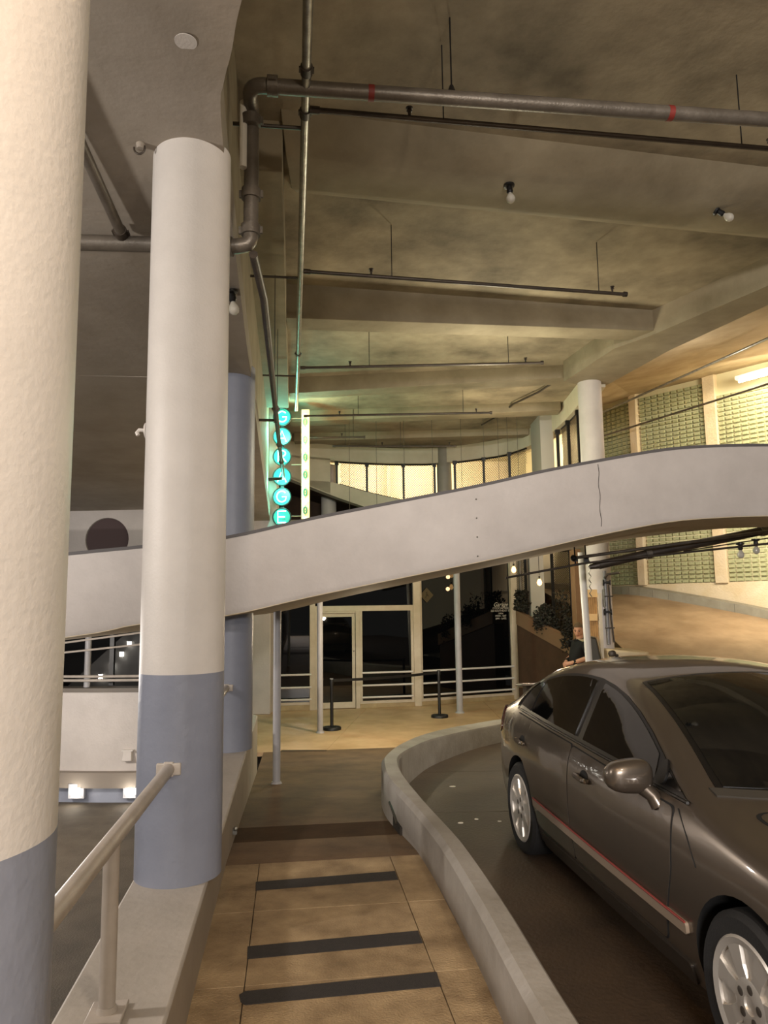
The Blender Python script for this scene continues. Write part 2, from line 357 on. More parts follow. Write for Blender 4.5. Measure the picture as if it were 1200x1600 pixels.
# ------------------------------------------------------------------ curved ramp crossing the picture
BP = [(-7.5,6.1,1.62,.90),(-5.2,6.25,1.86,1.13),(-2.83,6.55,2.106,1.38),(-2.21,6.61,2.165,1.485),(-1.46,6.68,2.244,1.548),(-.71,6.75,2.41,1.706),(0,6.81,2.55,1.846),(.87,6.88,2.72,2.013),(1.52,6.96,2.868,2.15),(2.09,7.06,2.984,2.274),(2.8,7.2,3.115,2.403),(3.38,7.35,3.177,2.457),(3.98,7.5,3.211,2.486),(5.0,7.75,3.25,2.52),(7.5,8.2,3.3,2.55)]
B2 = smoothline(BP, 4)
mb = MB(); vs = []; fs = []
for x, y, zt, zb in B2: vs += [(x,y+.035,zb),(x,y,zb+.055),(x,y,zt),(x,y+.16,zt),(x,y+.16,zb)]
for k in range(len(B2)-1):
    a, b = 5*k, 5*k+5; fs += [(a+j, a+(j+1)%5, b+(j+1)%5, b+j) for j in range(5)]
fs += [(4,3,2,1,0), tuple(5*(len(B2)-1)+k for k in range(5))]
par = struct('wall_parapet', mb.add(vs, fs), WHITE, 'long curved white ramp parapet rising to the right')
mb = MB(); sheet(mb, [(x, y-.008, zt, zt+.028) for x, y, zt, zb in B2], .18)
obj('coping', mb, M('coping_dark', rgb(96,92,92), .7), par, smooth=False)
mb = MB()
q = [p for p in B2 if abs(p[0]-2.09) < .3][0]
jx = min(B2, key=lambda p: abs(p[0]-2.09))
zigs = [(jx[0]+.006*sin(7.3*k), jx[1]-.0035, lerp(jx[3]+.08, jx[2]-.02, k/16)) for k in range(17)]
mb.tube(zigs, .0026, 4); obj('crack', mb, GAP, par)
k0 = min(B2, key=lambda p: abs(p[0]-.81))
for k in range(4):
    obj('stud', MB().sphere((k0[0], k0[1]-.006, lerp(k0[3]+.06, k0[2]-.11, k/3)), .008, 8), GALV, par)
BW = lambda x: interp([-7.5,-2.8,-1.5,.8,2.1,2.8,3.9,7.5], [2.4,2.4,2.2,1.9,2.9,2.4,1.3,1.2], x)
mb = MB(); L = [[(x,y+.03,zb),(x+.12,y+BW(x),zb),(x+.12,y+BW(x),zb+.2),(x,y+.03,zb+.2)] for x,y,zt,zb in B2]
for a, b in zip(L[:-1], L[1:]): mb.hexa(a, b)
struct('floor_upper_ramp', mb, M('soffit_beige', rgb(206,192,166), .8, rgb(186,170,142), 1.8, .25, 16), 'soffit and deck of the upper ramp', smooth=False)

# ------------------------------------------------------------------ far curved wall with meshed openings
FW = [(-3.2,17.2),(-2.49,17.73),(-1.12,18.41),(.02,18.79),(1.36,18.87),(2.6,18.18),(3.14,17.56),(3.565,16.24),(3.66,14.6),(3.62,13.2),(3.55,12.2)]
FWs = smoothline(FW, 6)
def fz(x, y):                         # underside and sill of the spandrel
    u = interp([-3.2, -2.4, -1.2, -.35, .5, 1.4, 3.6], [5.0, 4.75, 4.32, 4.05, 3.85, 3.6, 3.1], x) if y > 16 else 3.0
    s_ = interp([-1.3, -.42, .5, 1.4, 3.6], [4.70, 4.48, 4.28, 4.1, 3.7], x) if y > 16 else 3.6
    return u, s_
FWHT = M('far_wall_white', rgb(214,206,184), .65, rgb(196,188,164), 2, .2, 20)
mb = MB()
sheet(mb, [(x, y, 5.25, 5.72) for x, y in FWs], .25)
sheet(mb, [(x, y, fz(x,y)[0], max(fz(x,y)[1], fz(x,y)[0]+.05)) for x, y in FWs], .25)
endp = [p for p in FWs if p[0] < -1.22 and p[1] > 16]
sheet(mb, [(x, y, fz(x,y)[0]+.02, 5.3) for x, y in endp], .25)
far = struct('wall_far', mb, FWHT, 'far curved pale wall with long meshed openings')
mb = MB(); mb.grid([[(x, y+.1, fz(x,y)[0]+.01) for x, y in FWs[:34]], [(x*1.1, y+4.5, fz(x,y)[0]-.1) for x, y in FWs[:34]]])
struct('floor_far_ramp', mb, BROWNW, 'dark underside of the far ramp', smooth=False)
struct('wall_fin', MB().box((-3.0, 14.55, 2.9), (-2.14, 14.9, 5.65)), WHITE, 'white wall end lit turquoise behind the neon sign', bevel=.01)
struct('wall_brown_far', MB().box((-4.5, 20.6, 2.0), (-1.42, 20.8, 4.75)), BROWNW)
struct('wall_back', MB().box((-9, 24.5, -1), (5, 24.8, 7)), M('lit_white', rgb(240,226,196), .8), 'plain wall behind the meshed openings')
struct('ceiling_back', MB().prism([(-5,19.6),(1.4,19.3),(3.6,17.8),(4.3,14),(4.6,25),(-5,25)], 6.05, 6.2), FWHT)
struct('floor_back', MB().prism([(-5,19.2),(1.4,19.2),(3.9,17.8),(5,25),(-5,25)], 3.7, 3.85), FWHT)
struct('wall_back_white', MB().box((-3, 22.9, 3.8), (6.5, 23.1, 6.1)), M('lit_white', rgb(240,226,196), .8), 'bright lit wall seen through the mesh')
struct('ceiling_lobby', MB().prism([(2.6,14.3),(4.1,14.3),(4.1,20),(3.15,20),(3.1,17.3),(2.6,17.15)], 3.0, 3.12), BEAMC)
struct('wall_lip', MB().box((.1, 22.6, 3.8), (.22, 22.9, 6.05)), FWHT)
def nearest_fw(x=None, y=None):
    return min(FWs, key=lambda p: (abs(p[0]-x) if x is not None else 0)+(abs(p[1]-y) if y is not None else 0))
def mesh_panel(P, label, pitch=.062):     # P: bottom/top rail [(x, y, z0, z1)] left to right
    L = [0]
    for a, b in zip(P[:-1], P[1:]): L.append(L[-1]+math.dist(a[:2], b[:2]))
    def at(u, v):
        x = interp(L, [p[0] for p in P], u); y = interp(L, [p[1] for p in P], u); return Vector((x, y, v))
    lo = min(p[2] for p in P); hi = max(p[3] for p in P); T = L[-1]
    z0 = lambda u: interp(L, [p[2] for p in P], u); z1 = lambda u: interp(L, [p[3] for p in P], u)
    mb = MB(); r = .0055
    for sg in (1, -1):
        c = -hi*1.0 if sg > 0 else 0
        k = -int((hi-lo)/pitch)-2
        while k*pitch < T+(hi-lo):
            u0 = k*pitch; pts = []
            for j in range(25):
                v = lerp(lo, hi, j/24); u = u0+(v-lo)*sg + (0 if sg > 0 else (hi-lo))
                if 0 <= u <= T and z0(u) <= v <= z1(u): pts.append(at(u, v))
            if len(pts) >= 2: mb.tube([pts[0], pts[-1]], r, 3, cap=False)
            k += 1
    t = thing('mesh_screen', label, 'mesh screen', tuple(P[0][:3]))
    obj('chain_link', mb, M('mesh_wire', rgb(96,84,66), .5, metal=.3), t, smooth=False, kind='stuff')
    mb = MB(); mb.tube([(p[0],p[1],p[3]-.02) for p in P], .02, 6); obj('top_rail', mb, BLACK, t)
    mb = MB(); mb.tube([(p[0],p[1],p[2]+.02) for p in P], .012, 6); obj('bottom_rail', mb, BLACK, t)
    return t
def posts(t, spots):
    for x, y, z0, z1 in spots:
        m_ = MB().box((x-.028,y-.03,z0), (x+.028,y+.03,z1)); m_.box((x-.05,y-.04,z1-.09), (x+.05,y+.04,z1)); obj('post', m_, BLACK, t)
def fwseg(x0, x1): return [(x, y+.1, fz(x,y)[1], 5.25) for x, y in FWs if x0 <= x <= x1 and y > 16.05]
PA = fwseg(-1.3, 1.37); t = mesh_panel(PA, 'long chain-link screen left of the grey far column')
posts(t, [(x, nearest_fw(x)[1]+.07, fz(x, 18)[1], 5.25) for x in (-1.19, -.43, .52, 1.33)])
PB = fwseg(1.75, 3.42); t = mesh_panel(PB, 'chain-link screen right of the grey far column')
posts(t, [(1.83,18.62,fz(1.83,18)[1],5.25),(2.52,18.22,fz(2.5,18)[1],5.25),(3.06,17.6,fz(3,18)[1],5.25)])
PC = [(x+.1, y, 3.6, 5.25) for x, y in FWs if 12.4 < y < 15.4 and x > 3]; t = mesh_panel(PC, 'chain-link screen beside the pale column under the girder')
posts(t, [(3.70,15.3,3.6,5.25),(3.73,14.5,3.6,5.25),(3.72,13.7,3.6,5.25)])
struct('wall_pier_far', MB().box((3.38,15.5,3.0), (3.66,16.5,5.7)), M('grey_shade2', rgb(172,168,160), .6), 'grey pier between the meshed openings')

# ------------------------------------------------------------------ outer wall with glass block
WP = [(3.9,22.5),(5.42,18.5),(6.05,17.3),(7.27,15.9),(8.25,14.7),(9.8,11.5),(11,7.5)]
STUC = M('stucco_cream', rgb(222,206,180), .75, rgb(212,192,158), 3, .9, 26)
mb = MB(); sheet(mb, [(x, y, -.6, 7.2) for x, y in WP], .0001); mb = MB()
for i in range(len(WP)-1):
    a, b = Vector((*WP[i],0)), Vector((*WP[i+1],0)); d = (b-a).normalized(); nn = Vector((-d.y, d.x, 0))*-1
    nn = nn if nn.dot(a) < 0 else -nn
    mb.hexa([a-nn*.25+Vector((0,0,-.8)), b-nn*.25+Vector((0,0,-.8)), b-nn*.06+Vector((0,0,-.8)), a-nn*.06+Vector((0,0,-.8))], [a-nn*.25+Vector((0,0,7.3)), b-nn*.25+Vector((0,0,7.3)), b-nn*.06+Vector((0,0,7.3)), a-nn*.06+Vector((0,0,7.3))])
struct('wall_outer', mb, GROUT, smooth=False)
BLK = None
def block_panel(a, b, z0, z1, label, lo=None):
    global BLK
    a, b = Vector((*a,0)), Vector((*b,0)); d = (b-a); T = d.length; d.normalize(); nn = Vector((d.y, -d.x, 0)); nn = nn if nn.dot(a) < 0 else -nn
    t = thing('glass_block_panel', label, 'glass block', tuple(a+Vector((0,0,z0))), 'glass block panels of the outer wall')
    nx = max(2, round(T/.165)); nz = max(2, round((z1-z0)/.098)); bw = T/nx; bh = (z1-z0)/nz
    if BLK is None:
        m_ = MB(); hw, hh = bw/2-.008, bh/2-.007
        m_.hexa([(-hw,-.03,-hh),(hw,-.03,-hh),(hw,-.03,hh),(-hw,-.03,hh)], [(-hw+.02,.035,-hh+.012),(hw-.02,.035,-hh+.012),(hw-.02,.035,hh-.012),(-hw+.02,.035,hh-.012)])
        BLK = mesh('glass_block', m_, GBLOCK, smooth=False)
    rot = Matrix((d, nn, Vector((0,0,1)))).transposed().to_4x4()
    k = 0
    for j in range(nz):
        for i in range(nx):
            if k >= 300: break
            o = bpy.data.objects.new('glass_block', BLK); COL.objects.link(o); o.parent = t
            p = d*((i+.5)*bw)+nn*(-.029)+Vector((0,0,(j+.5)*bh)); o.matrix_local = Matrix.Translation(p) @ rot; k += 1
    return t
def pil(p, z0, z1, wd, dirv):
    d = Vector((*dirv,0)).normalized(); nn = Vector((d.y,-d.x,0)); nn = nn if nn.dot(Vector((*p,0))) < 0 else -nn
    return MB().obox((p[0]-nn.x*.02, p[1]-nn.y*.02, (z0+z1)/2), d, nn, (0,0,1), wd/2, .1, (z1-z0)/2)
segs = [(WP[1],WP[2]),(WP[2],WP[3]),(WP[3],WP[4]),(WP[4],WP[5])]
for i, (a, b) in enumerate(segs):
    va, vb = Vector(a), Vector(b); d = (vb-va).normalized()
    p, q = tuple(va+d*.12), tuple(vb-d*.12)
    if i < 3:
        block_panel(p, q, 2.0, 3.45, ('lower glass block panel at the far left end, beside the riser pipes', 'lower glass block panel between the two pilasters', 'lower glass block panel at the right edge of the picture')[i])
        block_panel(p, q, 4.5, 6.45 if i < 2 else 6.1, ('upper glass block panel next to the pale column', 'upper glass block panel between the two upper pilasters', 'upper glass block panel under the tube light')[i])
    mb = MB(); 
    nn = Vector((d.y,-d.x)); nn = nn if nn.dot(va) < 0 else -nn
    def slabw(z0, z1):
        mb.hexa([(*(va-nn*.1),z0),(*(vb-nn*.1),z0),(*(vb+nn*.012),z0),(*(va+nn*.012),z0)], [(*(va-nn*.1),z1),(*(vb-nn*.1),z1),(*(vb+nn*.012),z1),(*(va+nn*.012),z1)])
    slabw(-.8, 2.0); slabw(3.45, 4.5)
    if i == 3: slabw(1.9, 7)
    struct('wall_outer_band', mb, STUC, smooth=False)
for k, p in enumerate((WP[1], WP[2], WP[3], WP[4])):
    d = Vector(WP[k+2])-Vector(WP[k])
    struct('trim_pilaster', pil(p, 1.98, 7.2, .2 if k < 2 else .27, d), STUC, 'cream pilaster between glass block panels', bevel=.01)
# deck that parts the two right-hand levels
mb = MB(); i2 = [(3.8,20),(3.9,16),(4.1,13.0),(4.6,11),(5.4,9.6),(6.8,9.2)]; o2 = [(5.0,20),(5.42,18.5),(6.05,17.3),(7.27,15.9),(8.25,14.7),(9.8,11.5)]
for i in range(5): mb.hexa([(*i2[i],3.5),(*o2[i],3.5),(*o2[i],3.7),(*i2[i],3.7)], [(*i2[i+1],3.5),(*o2[i+1],3.5),(*o2[i+1],3.7),(*i2[i+1],3.7)])
struct('floor_right_deck', mb, M('ceiling_right', rgb(182,152,108)), smooth=False)
# tan ramp climbing along the outer wall, with its grey curb
ro = [(4.3,21.3,2.05),(5.40,18.35,1.84),(5.98,17.15,1.77),(7.17,15.75,1.45),(8.12,14.55,1.12),(9.6,11.4,.35),(10.6,7.4,-.17)]
ri = [(4.0,17.5,1.72),(4.05,16.0,1.5),(4.2,14.4,1.08),(4.2,12.9,.72),(4.4,11.6,.4),(5.2,9.8,.0),(5.8,7.2,-.16)]
ro_, ri_ = smoothline(ro, 5), smoothline(ri, 5)
mb = MB(); mb.grid([[tuple(Vector(a).lerp(Vector(b), k/6)) for a, b in zip(ri_, ro_)] for k in range(7)])
mb.grid([[tuple(Vector(a).lerp(Vector(b), k/6)-Vector((0,0,.3))) for a, b in zip(ri_, ro_)] for k in range(7)])
struct('floor_tan_ramp', mb, RAMPM, 'tan lit ramp climbing along the glass block wall')
mb = MB()
for a, b in zip(ro_[:-1], ro_[1:]):
    va, vb = Vector(a), Vector(b); d = (vb-va); d.z = 0; d.normalize(); nn = Vector((d.y,-d.x,0)); nn = nn if nn.dot(va) < 0 else -nn
    U = Vector((0,0,1))
    mb.hexa([va+nn*.16-U*.2, va-nn*.12-U*.2, va-nn*.12+U*.17, va+nn*.16+U*.15], [vb+nn*.16-U*.2, vb-nn*.12-U*.2, vb-nn*.12+U*.17, vb+nn*.16+U*.15])
struct('trim_ramp_curb', mb, M('curb_grey', rgb(150,146,132), .7, rgb(132,126,112), 4), 'grey curb along the foot of the glass block wall')

# ------------------------------------------------------------------ lane wall on the left with round openings
cwall = [(-12,12.6),(-9,12.2),(-6.5,11.75),(-5.0,11.52),(-4.2,11.44),(-3.4,11.46),(-2.4,11.7)]
cw = smoothline(cwall, 6)
mb = MB(); sheet(mb, [(x, y, -.83, .37) for x, y in cw], .2)
lw = struct('wall_lane', mb, WHITE, 'white curved wall of the lower lane')
mb = MB(); sheet(mb, [(x, y-.04, .36, .42) for x, y in cw], .3); obj('sill', mb, M('sill_grey', rgb(110,102,94), .6), lw)
mb = MB(); sheet(mb, [(x, y-.14, -1.02, -.80) for x, y in cw], .34); obj('curb_band', mb, M('band_grey', rgb(134,124,114), .7), lw)
mb = MB(); sheet(mb, [(x, y-.02, -1.3, -1.0) for x, y in cw], .2); obj('footing', mb, BLUE, lw)
# dark room behind, with stepped lights
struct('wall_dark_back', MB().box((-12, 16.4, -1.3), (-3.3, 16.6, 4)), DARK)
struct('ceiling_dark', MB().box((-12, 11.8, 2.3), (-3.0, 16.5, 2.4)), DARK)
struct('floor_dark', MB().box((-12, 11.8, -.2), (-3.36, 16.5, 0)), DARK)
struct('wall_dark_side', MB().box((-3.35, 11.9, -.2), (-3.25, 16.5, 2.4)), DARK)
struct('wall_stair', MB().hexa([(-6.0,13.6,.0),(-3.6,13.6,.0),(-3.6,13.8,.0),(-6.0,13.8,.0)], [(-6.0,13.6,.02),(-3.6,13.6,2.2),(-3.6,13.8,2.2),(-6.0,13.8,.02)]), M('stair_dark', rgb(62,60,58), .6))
# round openings in the wall further back
mb = MB(); cx, cz, R_ = -5.03, 2.86, .395
yw = 13.3
def holewall(centers, x0, x1, z0, z1):
    m = MB(); n = 32
    edges = [x0]+[(centers[i]+centers[i+1])/2 for i in range(len(centers)-1)]+[x1]
    for i, c in enumerate(centers):
        e0, e1 = edges[i], edges[i+1]; ring = []; out = []
        for k in range(n):
            a = 2*pi*k/n; ca, sa = cos(a), sin(a); ring.append((c+R_*ca, cz+R_*sa))
            sx = ((e1-c) if ca > 0 else (c-e0))/max(abs(ca),1e-6); sz = ((z1-cz) if sa > 0 else (cz-z0))/max(abs(sa),1e-6); q = min(sx, sz); out.append((c+q*ca, cz+q*sa))
        for y in (yw, yw+.2):
            vs = [(x,y,z) for x,z in ring]+[(x,y,z) for x,z in out]; m.add(vs, [(k,(k+1)%n,n+(k+1)%n,n+k) for k in range(n)])
        vs = [(x,yw,z) for x,z in ring]+[(x,yw+.2,z) for x,z in ring]; m.add(vs, [(k,(k+1)%n,n+(k+1)%n,n+k) for k in range(n)])
    return m
struct('wall_porthole', holewall([-8.2,-6.62,-5.03,-3.45], -9.5, -2.7, 2.35, 3.9), WHITE, 'white wall with a row of round openings')
for k, c in enumerate([-8.2,-6.62,-5.03,-3.45]):
    wn = struct('window_%d' % (k+1), MB().lathe([(.40,0),(.40,.03),(0,.03)], 32, (c, yw+.07, cz), (0,-1,0)), M('mauve_glass', rgb(92,78,78), .12, spec=.6), 'round mauve window in the white lane wall')
    obj('rim', MB().tube([(c+.395*cos(2*pi*j/32), yw+.03, cz+.395*sin(2*pi*j/32)) for j in range(32)], .014, 6, closed=True), M('sill_grey', rgb(110,102,94)), wn)

# ------------------------------------------------------------------ anti-slip strips, patch, litter
def flat(name, P, z, h, mat, label, cat, group=None):
    c = sum((Vector(p) for p in P), Vector((0,0,0)))/len(P)
    o = obj(name, MB().hexa([Vector(p)+Vector((0,0,0)) for p in P], [Vector(p)+Vector((0,0,h)) for p in P]), mat, off=c, smooth=False)
    return tag(o, label, cat, group)
for (s0, s1, lab) in ((4.575,4.706,'farthest of the three black anti-slip strips on the walkway'), (3.737,3.862,'middle of the three black anti-slip strips on the walkway'), (3.323,3.435,'nearest of the three black anti-slip strips, with a ragged left end')):
    P = [W(s0,-.2), W(s0+.035,.642), W(s1+.043,.642), W(s1,-.205)]
    if s0 < 3.5: P = [W(s0+.01,-.185), W(s0+.035,.648), W(s1+.045,.652), W(s1+.005,-.19), W(s1-.02,-.215), W(s1-.075,-.205)]
    flat('anti_slip_strip', P, 0, .004, STRIPM, lab, 'strip', 'black anti-slip strips on the walkway')
def ground(x, y):                     # height of the walkway surface
    s_ = x*AX.x+y*AX.y; return zf(s_)
P = [Vector((-1.64,11.80,ground(-1.64,11.80)+.001)), Vector((-.93,11.74,ground(-.93,11.74)+.001)), Vector((-.93,11.62,ground(-.93,11.62)+.001)), Vector((-1.64,11.67,ground(-1.64,11.67)+.001))]
flat('floor_patch', P, 0, .005, M('patch_brown', rgb(78,62,46), .8), 'small dark strip on the floor at the foot of the ramp', 'patch')
# broken bit of conduit low on the curb
t = thing('conduit_stub', 'broken conduit stub low on the curb wall, walkway side', 'conduit', (.02,6.02,-.02))
obj('slot', MB().obox((.076,5.80,-.03), (-.16,.98,0), (.98,.16,0), (0,0,1), .15, .014, .04), GAP, t)
obj('pipe_end', MB().tube([(.016,6.13,.065),(.034,6.02,.05),(.052,5.9,.025),(.068,5.8,-.005)], .013, 8), PIPED, t)
def litter(x, y, z, r, label):
    pts = [(x+r*cos(a)*random.uniform(.6,1.2), y+r*.7*sin(a)*random.uniform(.6,1.2)) for a in [k*pi/3 for k in range(6)]]
    o = obj('paper_scrap', MB().prism(pts, z, z+.006), M('paper', rgb(224,216,200), .8), off=(x,y,z), smooth=False); return tag(o, label, 'litter', 'scraps on the driveway')
for x, y, r, l in ((.92,6.35,.022,'pale paper scrap on the driveway, near the rear wheel'), (.74,6.42,.018,'pale paper scrap on the driveway, left one of the pair by the joint'), (.60,6.32,.026,'long pale paper scrap on the driveway close to the curb')):
    litter(x, y, zroad(x,y), r, l)
litter(.66, 7.75, zroad(.66,7.75), .03, 'curled pale scrap farther back on the driveway')
o = tag(obj('wall_clip', MB().obox((W(5.62,-.40,.04)), AX, NX, (0,0,1), .02, .02, .02).sphere(W(5.60,-.39,.06), .018, 8), GALV, off=W(5.62,-.40,.0)), 'small white clip at the foot of the ledge wall', 'clip')

# ------------------------------------------------------------------ handrails on the ledge
def handrail(s0, s1, t0, t1, z, label, post_s=None):
    a, b = W(s0, t0, z), W(s1, t1, z)
    t = thing('handrail', label, 'handrail', tuple(a))
    obj('rail', MB().tube([a, b], .03, 16), RAILM, t)
    d = (b-a).normalized()
    obj('wall_flange', MB().obox(b-d*.016, NX, d, (0,0,1), .06, .014, .03).obox(b+d*.0+NX*.0, NX, d, (0,0,1), .025, .03, .036), RAILM, t, bevel=.006)
    if post_s:
        p = W(post_s, t0+(t1-t0)*(post_s-s0)/(s1-s0)-.0, .28)
        obj('post', MB().tube([p, Vector((p.x, p.y, z-.01))], .0275, 14), RAILM, t)
        obj('base_plate', MB().obox(p+Vector((0,0,.008)), AX, NX, (0,0,1), .07, .06, .008), RAILM, t, bevel=.004)
        obj('weld', MB().lathe([(.036,.0),(.03,.018)], 14, p+Vector((0,0,.015))), RAILM, t)
    return t
handrail(1.4, 3.905, -.63, -.60, .845, 'round painted handrail between the two nearest columns, on a bolted post', 2.77)
handrail(4.28, 7.225, -.60, -.60, .875, 'handrail section between the second column and the grey-blue one')
# bracket on the second column, hook and disc on the soffit
t = thing('cable_bracket', 'small white hooked bracket on the left side of the second column', 'bracket', (-1.31,3.98,2.61))
obj('back_plate', MB().lathe([(.022,0),(.045,.012),(.045,.02)], 14, (-1.29,3.98,2.61), (-1,0,0)), COLW, t)
obj('hook', MB().tube([(-1.30,3.98,2.612),(-1.345,3.975,2.615),(-1.358,3.974,2.60),(-1.35,3.973,2.585)], .011, 8), COLW, t)
o = tag(obj('soffit_disc', MB().lathe([(.052,-.003),(.052,0)], 20, (-.90,3.15,4.272)), COLW, off=(-.9,3.15,4.27)), 'white round cover plate on the slab soffit above the second column', 'cover plate')
t = thing('soffit_hook', 'small dark rusty ring hook in the soffit beside the column top', 'hook', (-1.34,3.83,4.21))
obj('ring', MB().tube([(-1.34+.03*cos(a), 3.83, 4.19+.035*sin(a)) for a in [pi*.95+k*1.3*pi/10 for k in range(10)]], .006, 6), PIPED, t)
obj('stub', MB().lathe([(.02,-.03),(.026,0)], 12, (-1.335,3.83,4.216)), SLABC, t)

# ------------------------------------------------------------------ overhead pipes
def collar(mb, p, d, r, w_=.035): 
    p, d = Vector(p), Vector(d).normalized(); mb.lathe([(r*.9,-w_),(r*1.32,-w_),(r*1.32,w_),(r*.9,w_)], 14, p, d)
    n_ = d.cross(Vector((0,0,1))); n_ = n_.normalized() if n_.length > .01 else Vector((1,0,0))
    for s_ in (-1, 1): mb.obox(p+n_*s_*r*1.4, d, n_, d.cross(n_), w_*.7, r*.22, r*.2)
def bend(path, r, k=6):               # rounds the inner corners of a path
    P = [Vector(p) for p in path]; out = [P[0]]
    for i in range(1, len(P)-1):
        a, b, c = P[i-1], P[i], P[i+1]; u, v = (a-b).normalized(), (c-b).normalized()
        q = min(r, (a-b).length*.45, (c-b).length*.45)
        for j in range(k+1):
            t = j/k; out.append(b+u*q*(1-t)**2+v*q*t**2)
    return out+[P[-1]]
def pipe(label, path, r, mat, rb=.1, couplings=(), name='pipe', n=14):
    t = thing(name, label, 'pipe', tuple(path[0])); obj('pipe_run', MB().tube(bend(path, rb), r, n), mat, t)
    for p, d in couplings: mb = MB(); collar(mb, p, d, r); obj('coupling', mb, PIPED if r < .04 else PIPE, t)
    return t
big = pipe('thick grey drain pipe crossing the main ceiling and dropping to the slab soffit', [(3.6,4.99,5.05),(-.855,4.465,5.05),(-.875,4.70,5.04),(-.875,4.70,4.06),(-1.0,4.69,4.04),(-3.4,4.49,4.04)], .05, PIPE, .11,
    [((-.70,4.48,5.05),(1,.12,0)), ((-.872,4.66,4.93),(0,.1,-1)), ((-.875,4.70,4.42),(0,0,1)), ((-1.03,4.69,4.04),(1,0,0)), ((-.875,4.70,4.16),(0,0,1))])
for x in (-.05, 2.05):
    obj('red_mark', MB().lathe([(.052,-.02),(.052,.02)], 14, (x, 4.465+(x+.855)*.118, 5.05), (1,.118,0)), RED, big)
obj('hanger_rod', MB().tube([(.497,4.62,5.09),(.497,4.62,5.66)], .006, 6), BLACK, big)
obj('clamp', MB().lathe([(.03,0),(.014,.05)], 10, (.497,4.62,5.09)), BLACK, big)
obj('drop_highlight', MB().tube([(-.922,4.645,5.06),(-.922,4.645,4.58)], .026, 10), M('highlight_white', rgb(214,208,196), .5), big, label='pale rod imitating the highlight along the vertical drop')  # pale rod standing in for the bright highlight on the drop pipe
branchup = pipe('slanting pipe joining the drain pipe under the slab near the big column', [(-1.70,4.58,4.075),(-1.62,3.55,4.19),(-1.58,2.7,4.26)], .033, PIPE, .1, [((-1.70,4.56,4.08),(.08,-1,.1))])
mainp = pipe('long galvanised sprinkler main running away along the left of the ceiling', [W(1.0,.075,5.05),W(4.5,.09,5.05),W(12.75,.085,5.05)], .03, GALV, .02, [(W(4.36,.09,5.05),AX),(W(4.78,.09,5.05),AX),(W(9.8,.087,5.05),AX)])
for s_, z_ in ((4.95,5.05),(7.42,5.05),(10.8,5.05)):
    obj('wall_arm', MB().tube([W(s_,-.43,z_),W(s_,.07,z_)], .014, 8), PIPED, mainp)
def branch(label, a, b, heads, rods, ztop=5.64, r=.02):
    a, b = Vector(a), Vector(b); d = (b-a)
    t = pipe(label, [a, b], r, PIPED, .02, [(a+d.normalized()*.03, d)], 'sprinkler_pipe', 10)
    if 'nearest' not in label: obj('end_cap', MB().lathe([(r*1.5,-.03),(r*1.5,.01)], 10, b, d), PIPED, t)
    for f in heads:
        p = a.lerp(b, f); obj('sprinkler_head', MB().lathe([(.010,0),(.012,.03),(.022,.034),(.012,.05),(.026,.056),(.026,.06)], 10, p+Vector((0,0,r))), PIPED, t)
    for f in rods:
        p = a.lerp(b, f); obj('hanger_rod', MB().tube([p+Vector((0,0,r)), Vector((p.x,p.y,ztop))], .005, 5), BLACK, t)
    return t
branch('nearest thin sprinkler pipe, running parallel under the thick drain pipe', (-.475,4.72,5.05), (4.2,5.42,5.05), (.148,.74), (.20,.69))
branch('second sprinkler branch pipe, in front of the deepest beam', (-.79,7.217,5.05), (2.744,7.897,5.05), (.195,.955), (.256,.91))
branch('third sprinkler branch pipe, in front of the beam at the column', (-1.18,10.34,5.05), (2.312,10.252,5.05), (.205,.93), (.285,.86))
branch('fourth sprinkler branch pipe, passing behind the bulb strip', (-1.435,13.09,5.05), (1.974,13.036,5.05), (.19,.92), (.29,.85))
branch('fifth and shortest sprinkler branch pipe behind the sign', (-1.56,14.86,5.05), (-.376,14.87,5.05), (.6,), (.8,))
branch('farthest sprinkler branch pipe close to the curved wall', (-1.095,15.70,5.05), (1.593,15.867,5.05), (.4,.95), (.1,.55))
slp = pipe('dark drain pipe slanting past the neon letters under the slab rim', [(-.86,4.72,4.0),W(5.4,-.21,3.95),W(10.4,-.175,3.95),W(13.35,-.141,3.95),W(13.5,-.16,3.95),W(13.5,-.42,3.93)], .03, PIPED, .05, [(W(8.6,-.185,3.95),AX),(W(10.6,-.173,3.95),AX),(W(11.9,-.16,3.95),AX)])
obj('wall_arm', MB().tube([W(9.15,-.185,3.95),W(9.15,-.41,3.95)], .017, 8).lathe([(.035,-.01),(.035,.01)], 10, W(9.15,-.19,3.95), NX), PIPED, slp)
for s_ in (7.7, 9.3): obj('hanger_rod', MB().tube([W(s_,-.18,3.97),W(s_,-.18,5.2)], .004, 5), BLACK, slp)
# bare bulbs under the beams
def bulb(label, x, y, z, tilt=(0,0,-1), lit=False):
    t = thing('bulb_lamp', label, 'lamp', (x,y,z)); d = Vector(tilt).normalized(); p = Vector((x,y,z))
    obj('socket', MB().lathe([(.05,0),(.05,.02),(.026,.03),(.03,.075),(.02,.09)], 14, p, d), BLACK, t)
    obj('glass_bulb', MB().lathe([(.013,.08),(.02,.1),(.037,.125),(.043,.15),(.036,.175),(.018,.19),(.001,.194)], 16, p, d), M('bulb_glass', rgb(196,190,176), .08, spec=.8) if not lit else M('bulb_lit', rgb(255,210,140), .3, emit=(1,.62,.25,1), es=14), t)
    return t
bulb('bare bulb lamp hanging from the nearest beam, left one', 1.19, 6.36, 5.46, (.06,-.1,-1))
bulb('bare bulb lamp on the nearest beam, tilted right', 3.32, 6.86, 5.46, (.55,-.2,-.5))
bulb('bare bulb lamp peeping out behind the second column', -1.16, 5.45, 4.07, (.12,.1,-1))
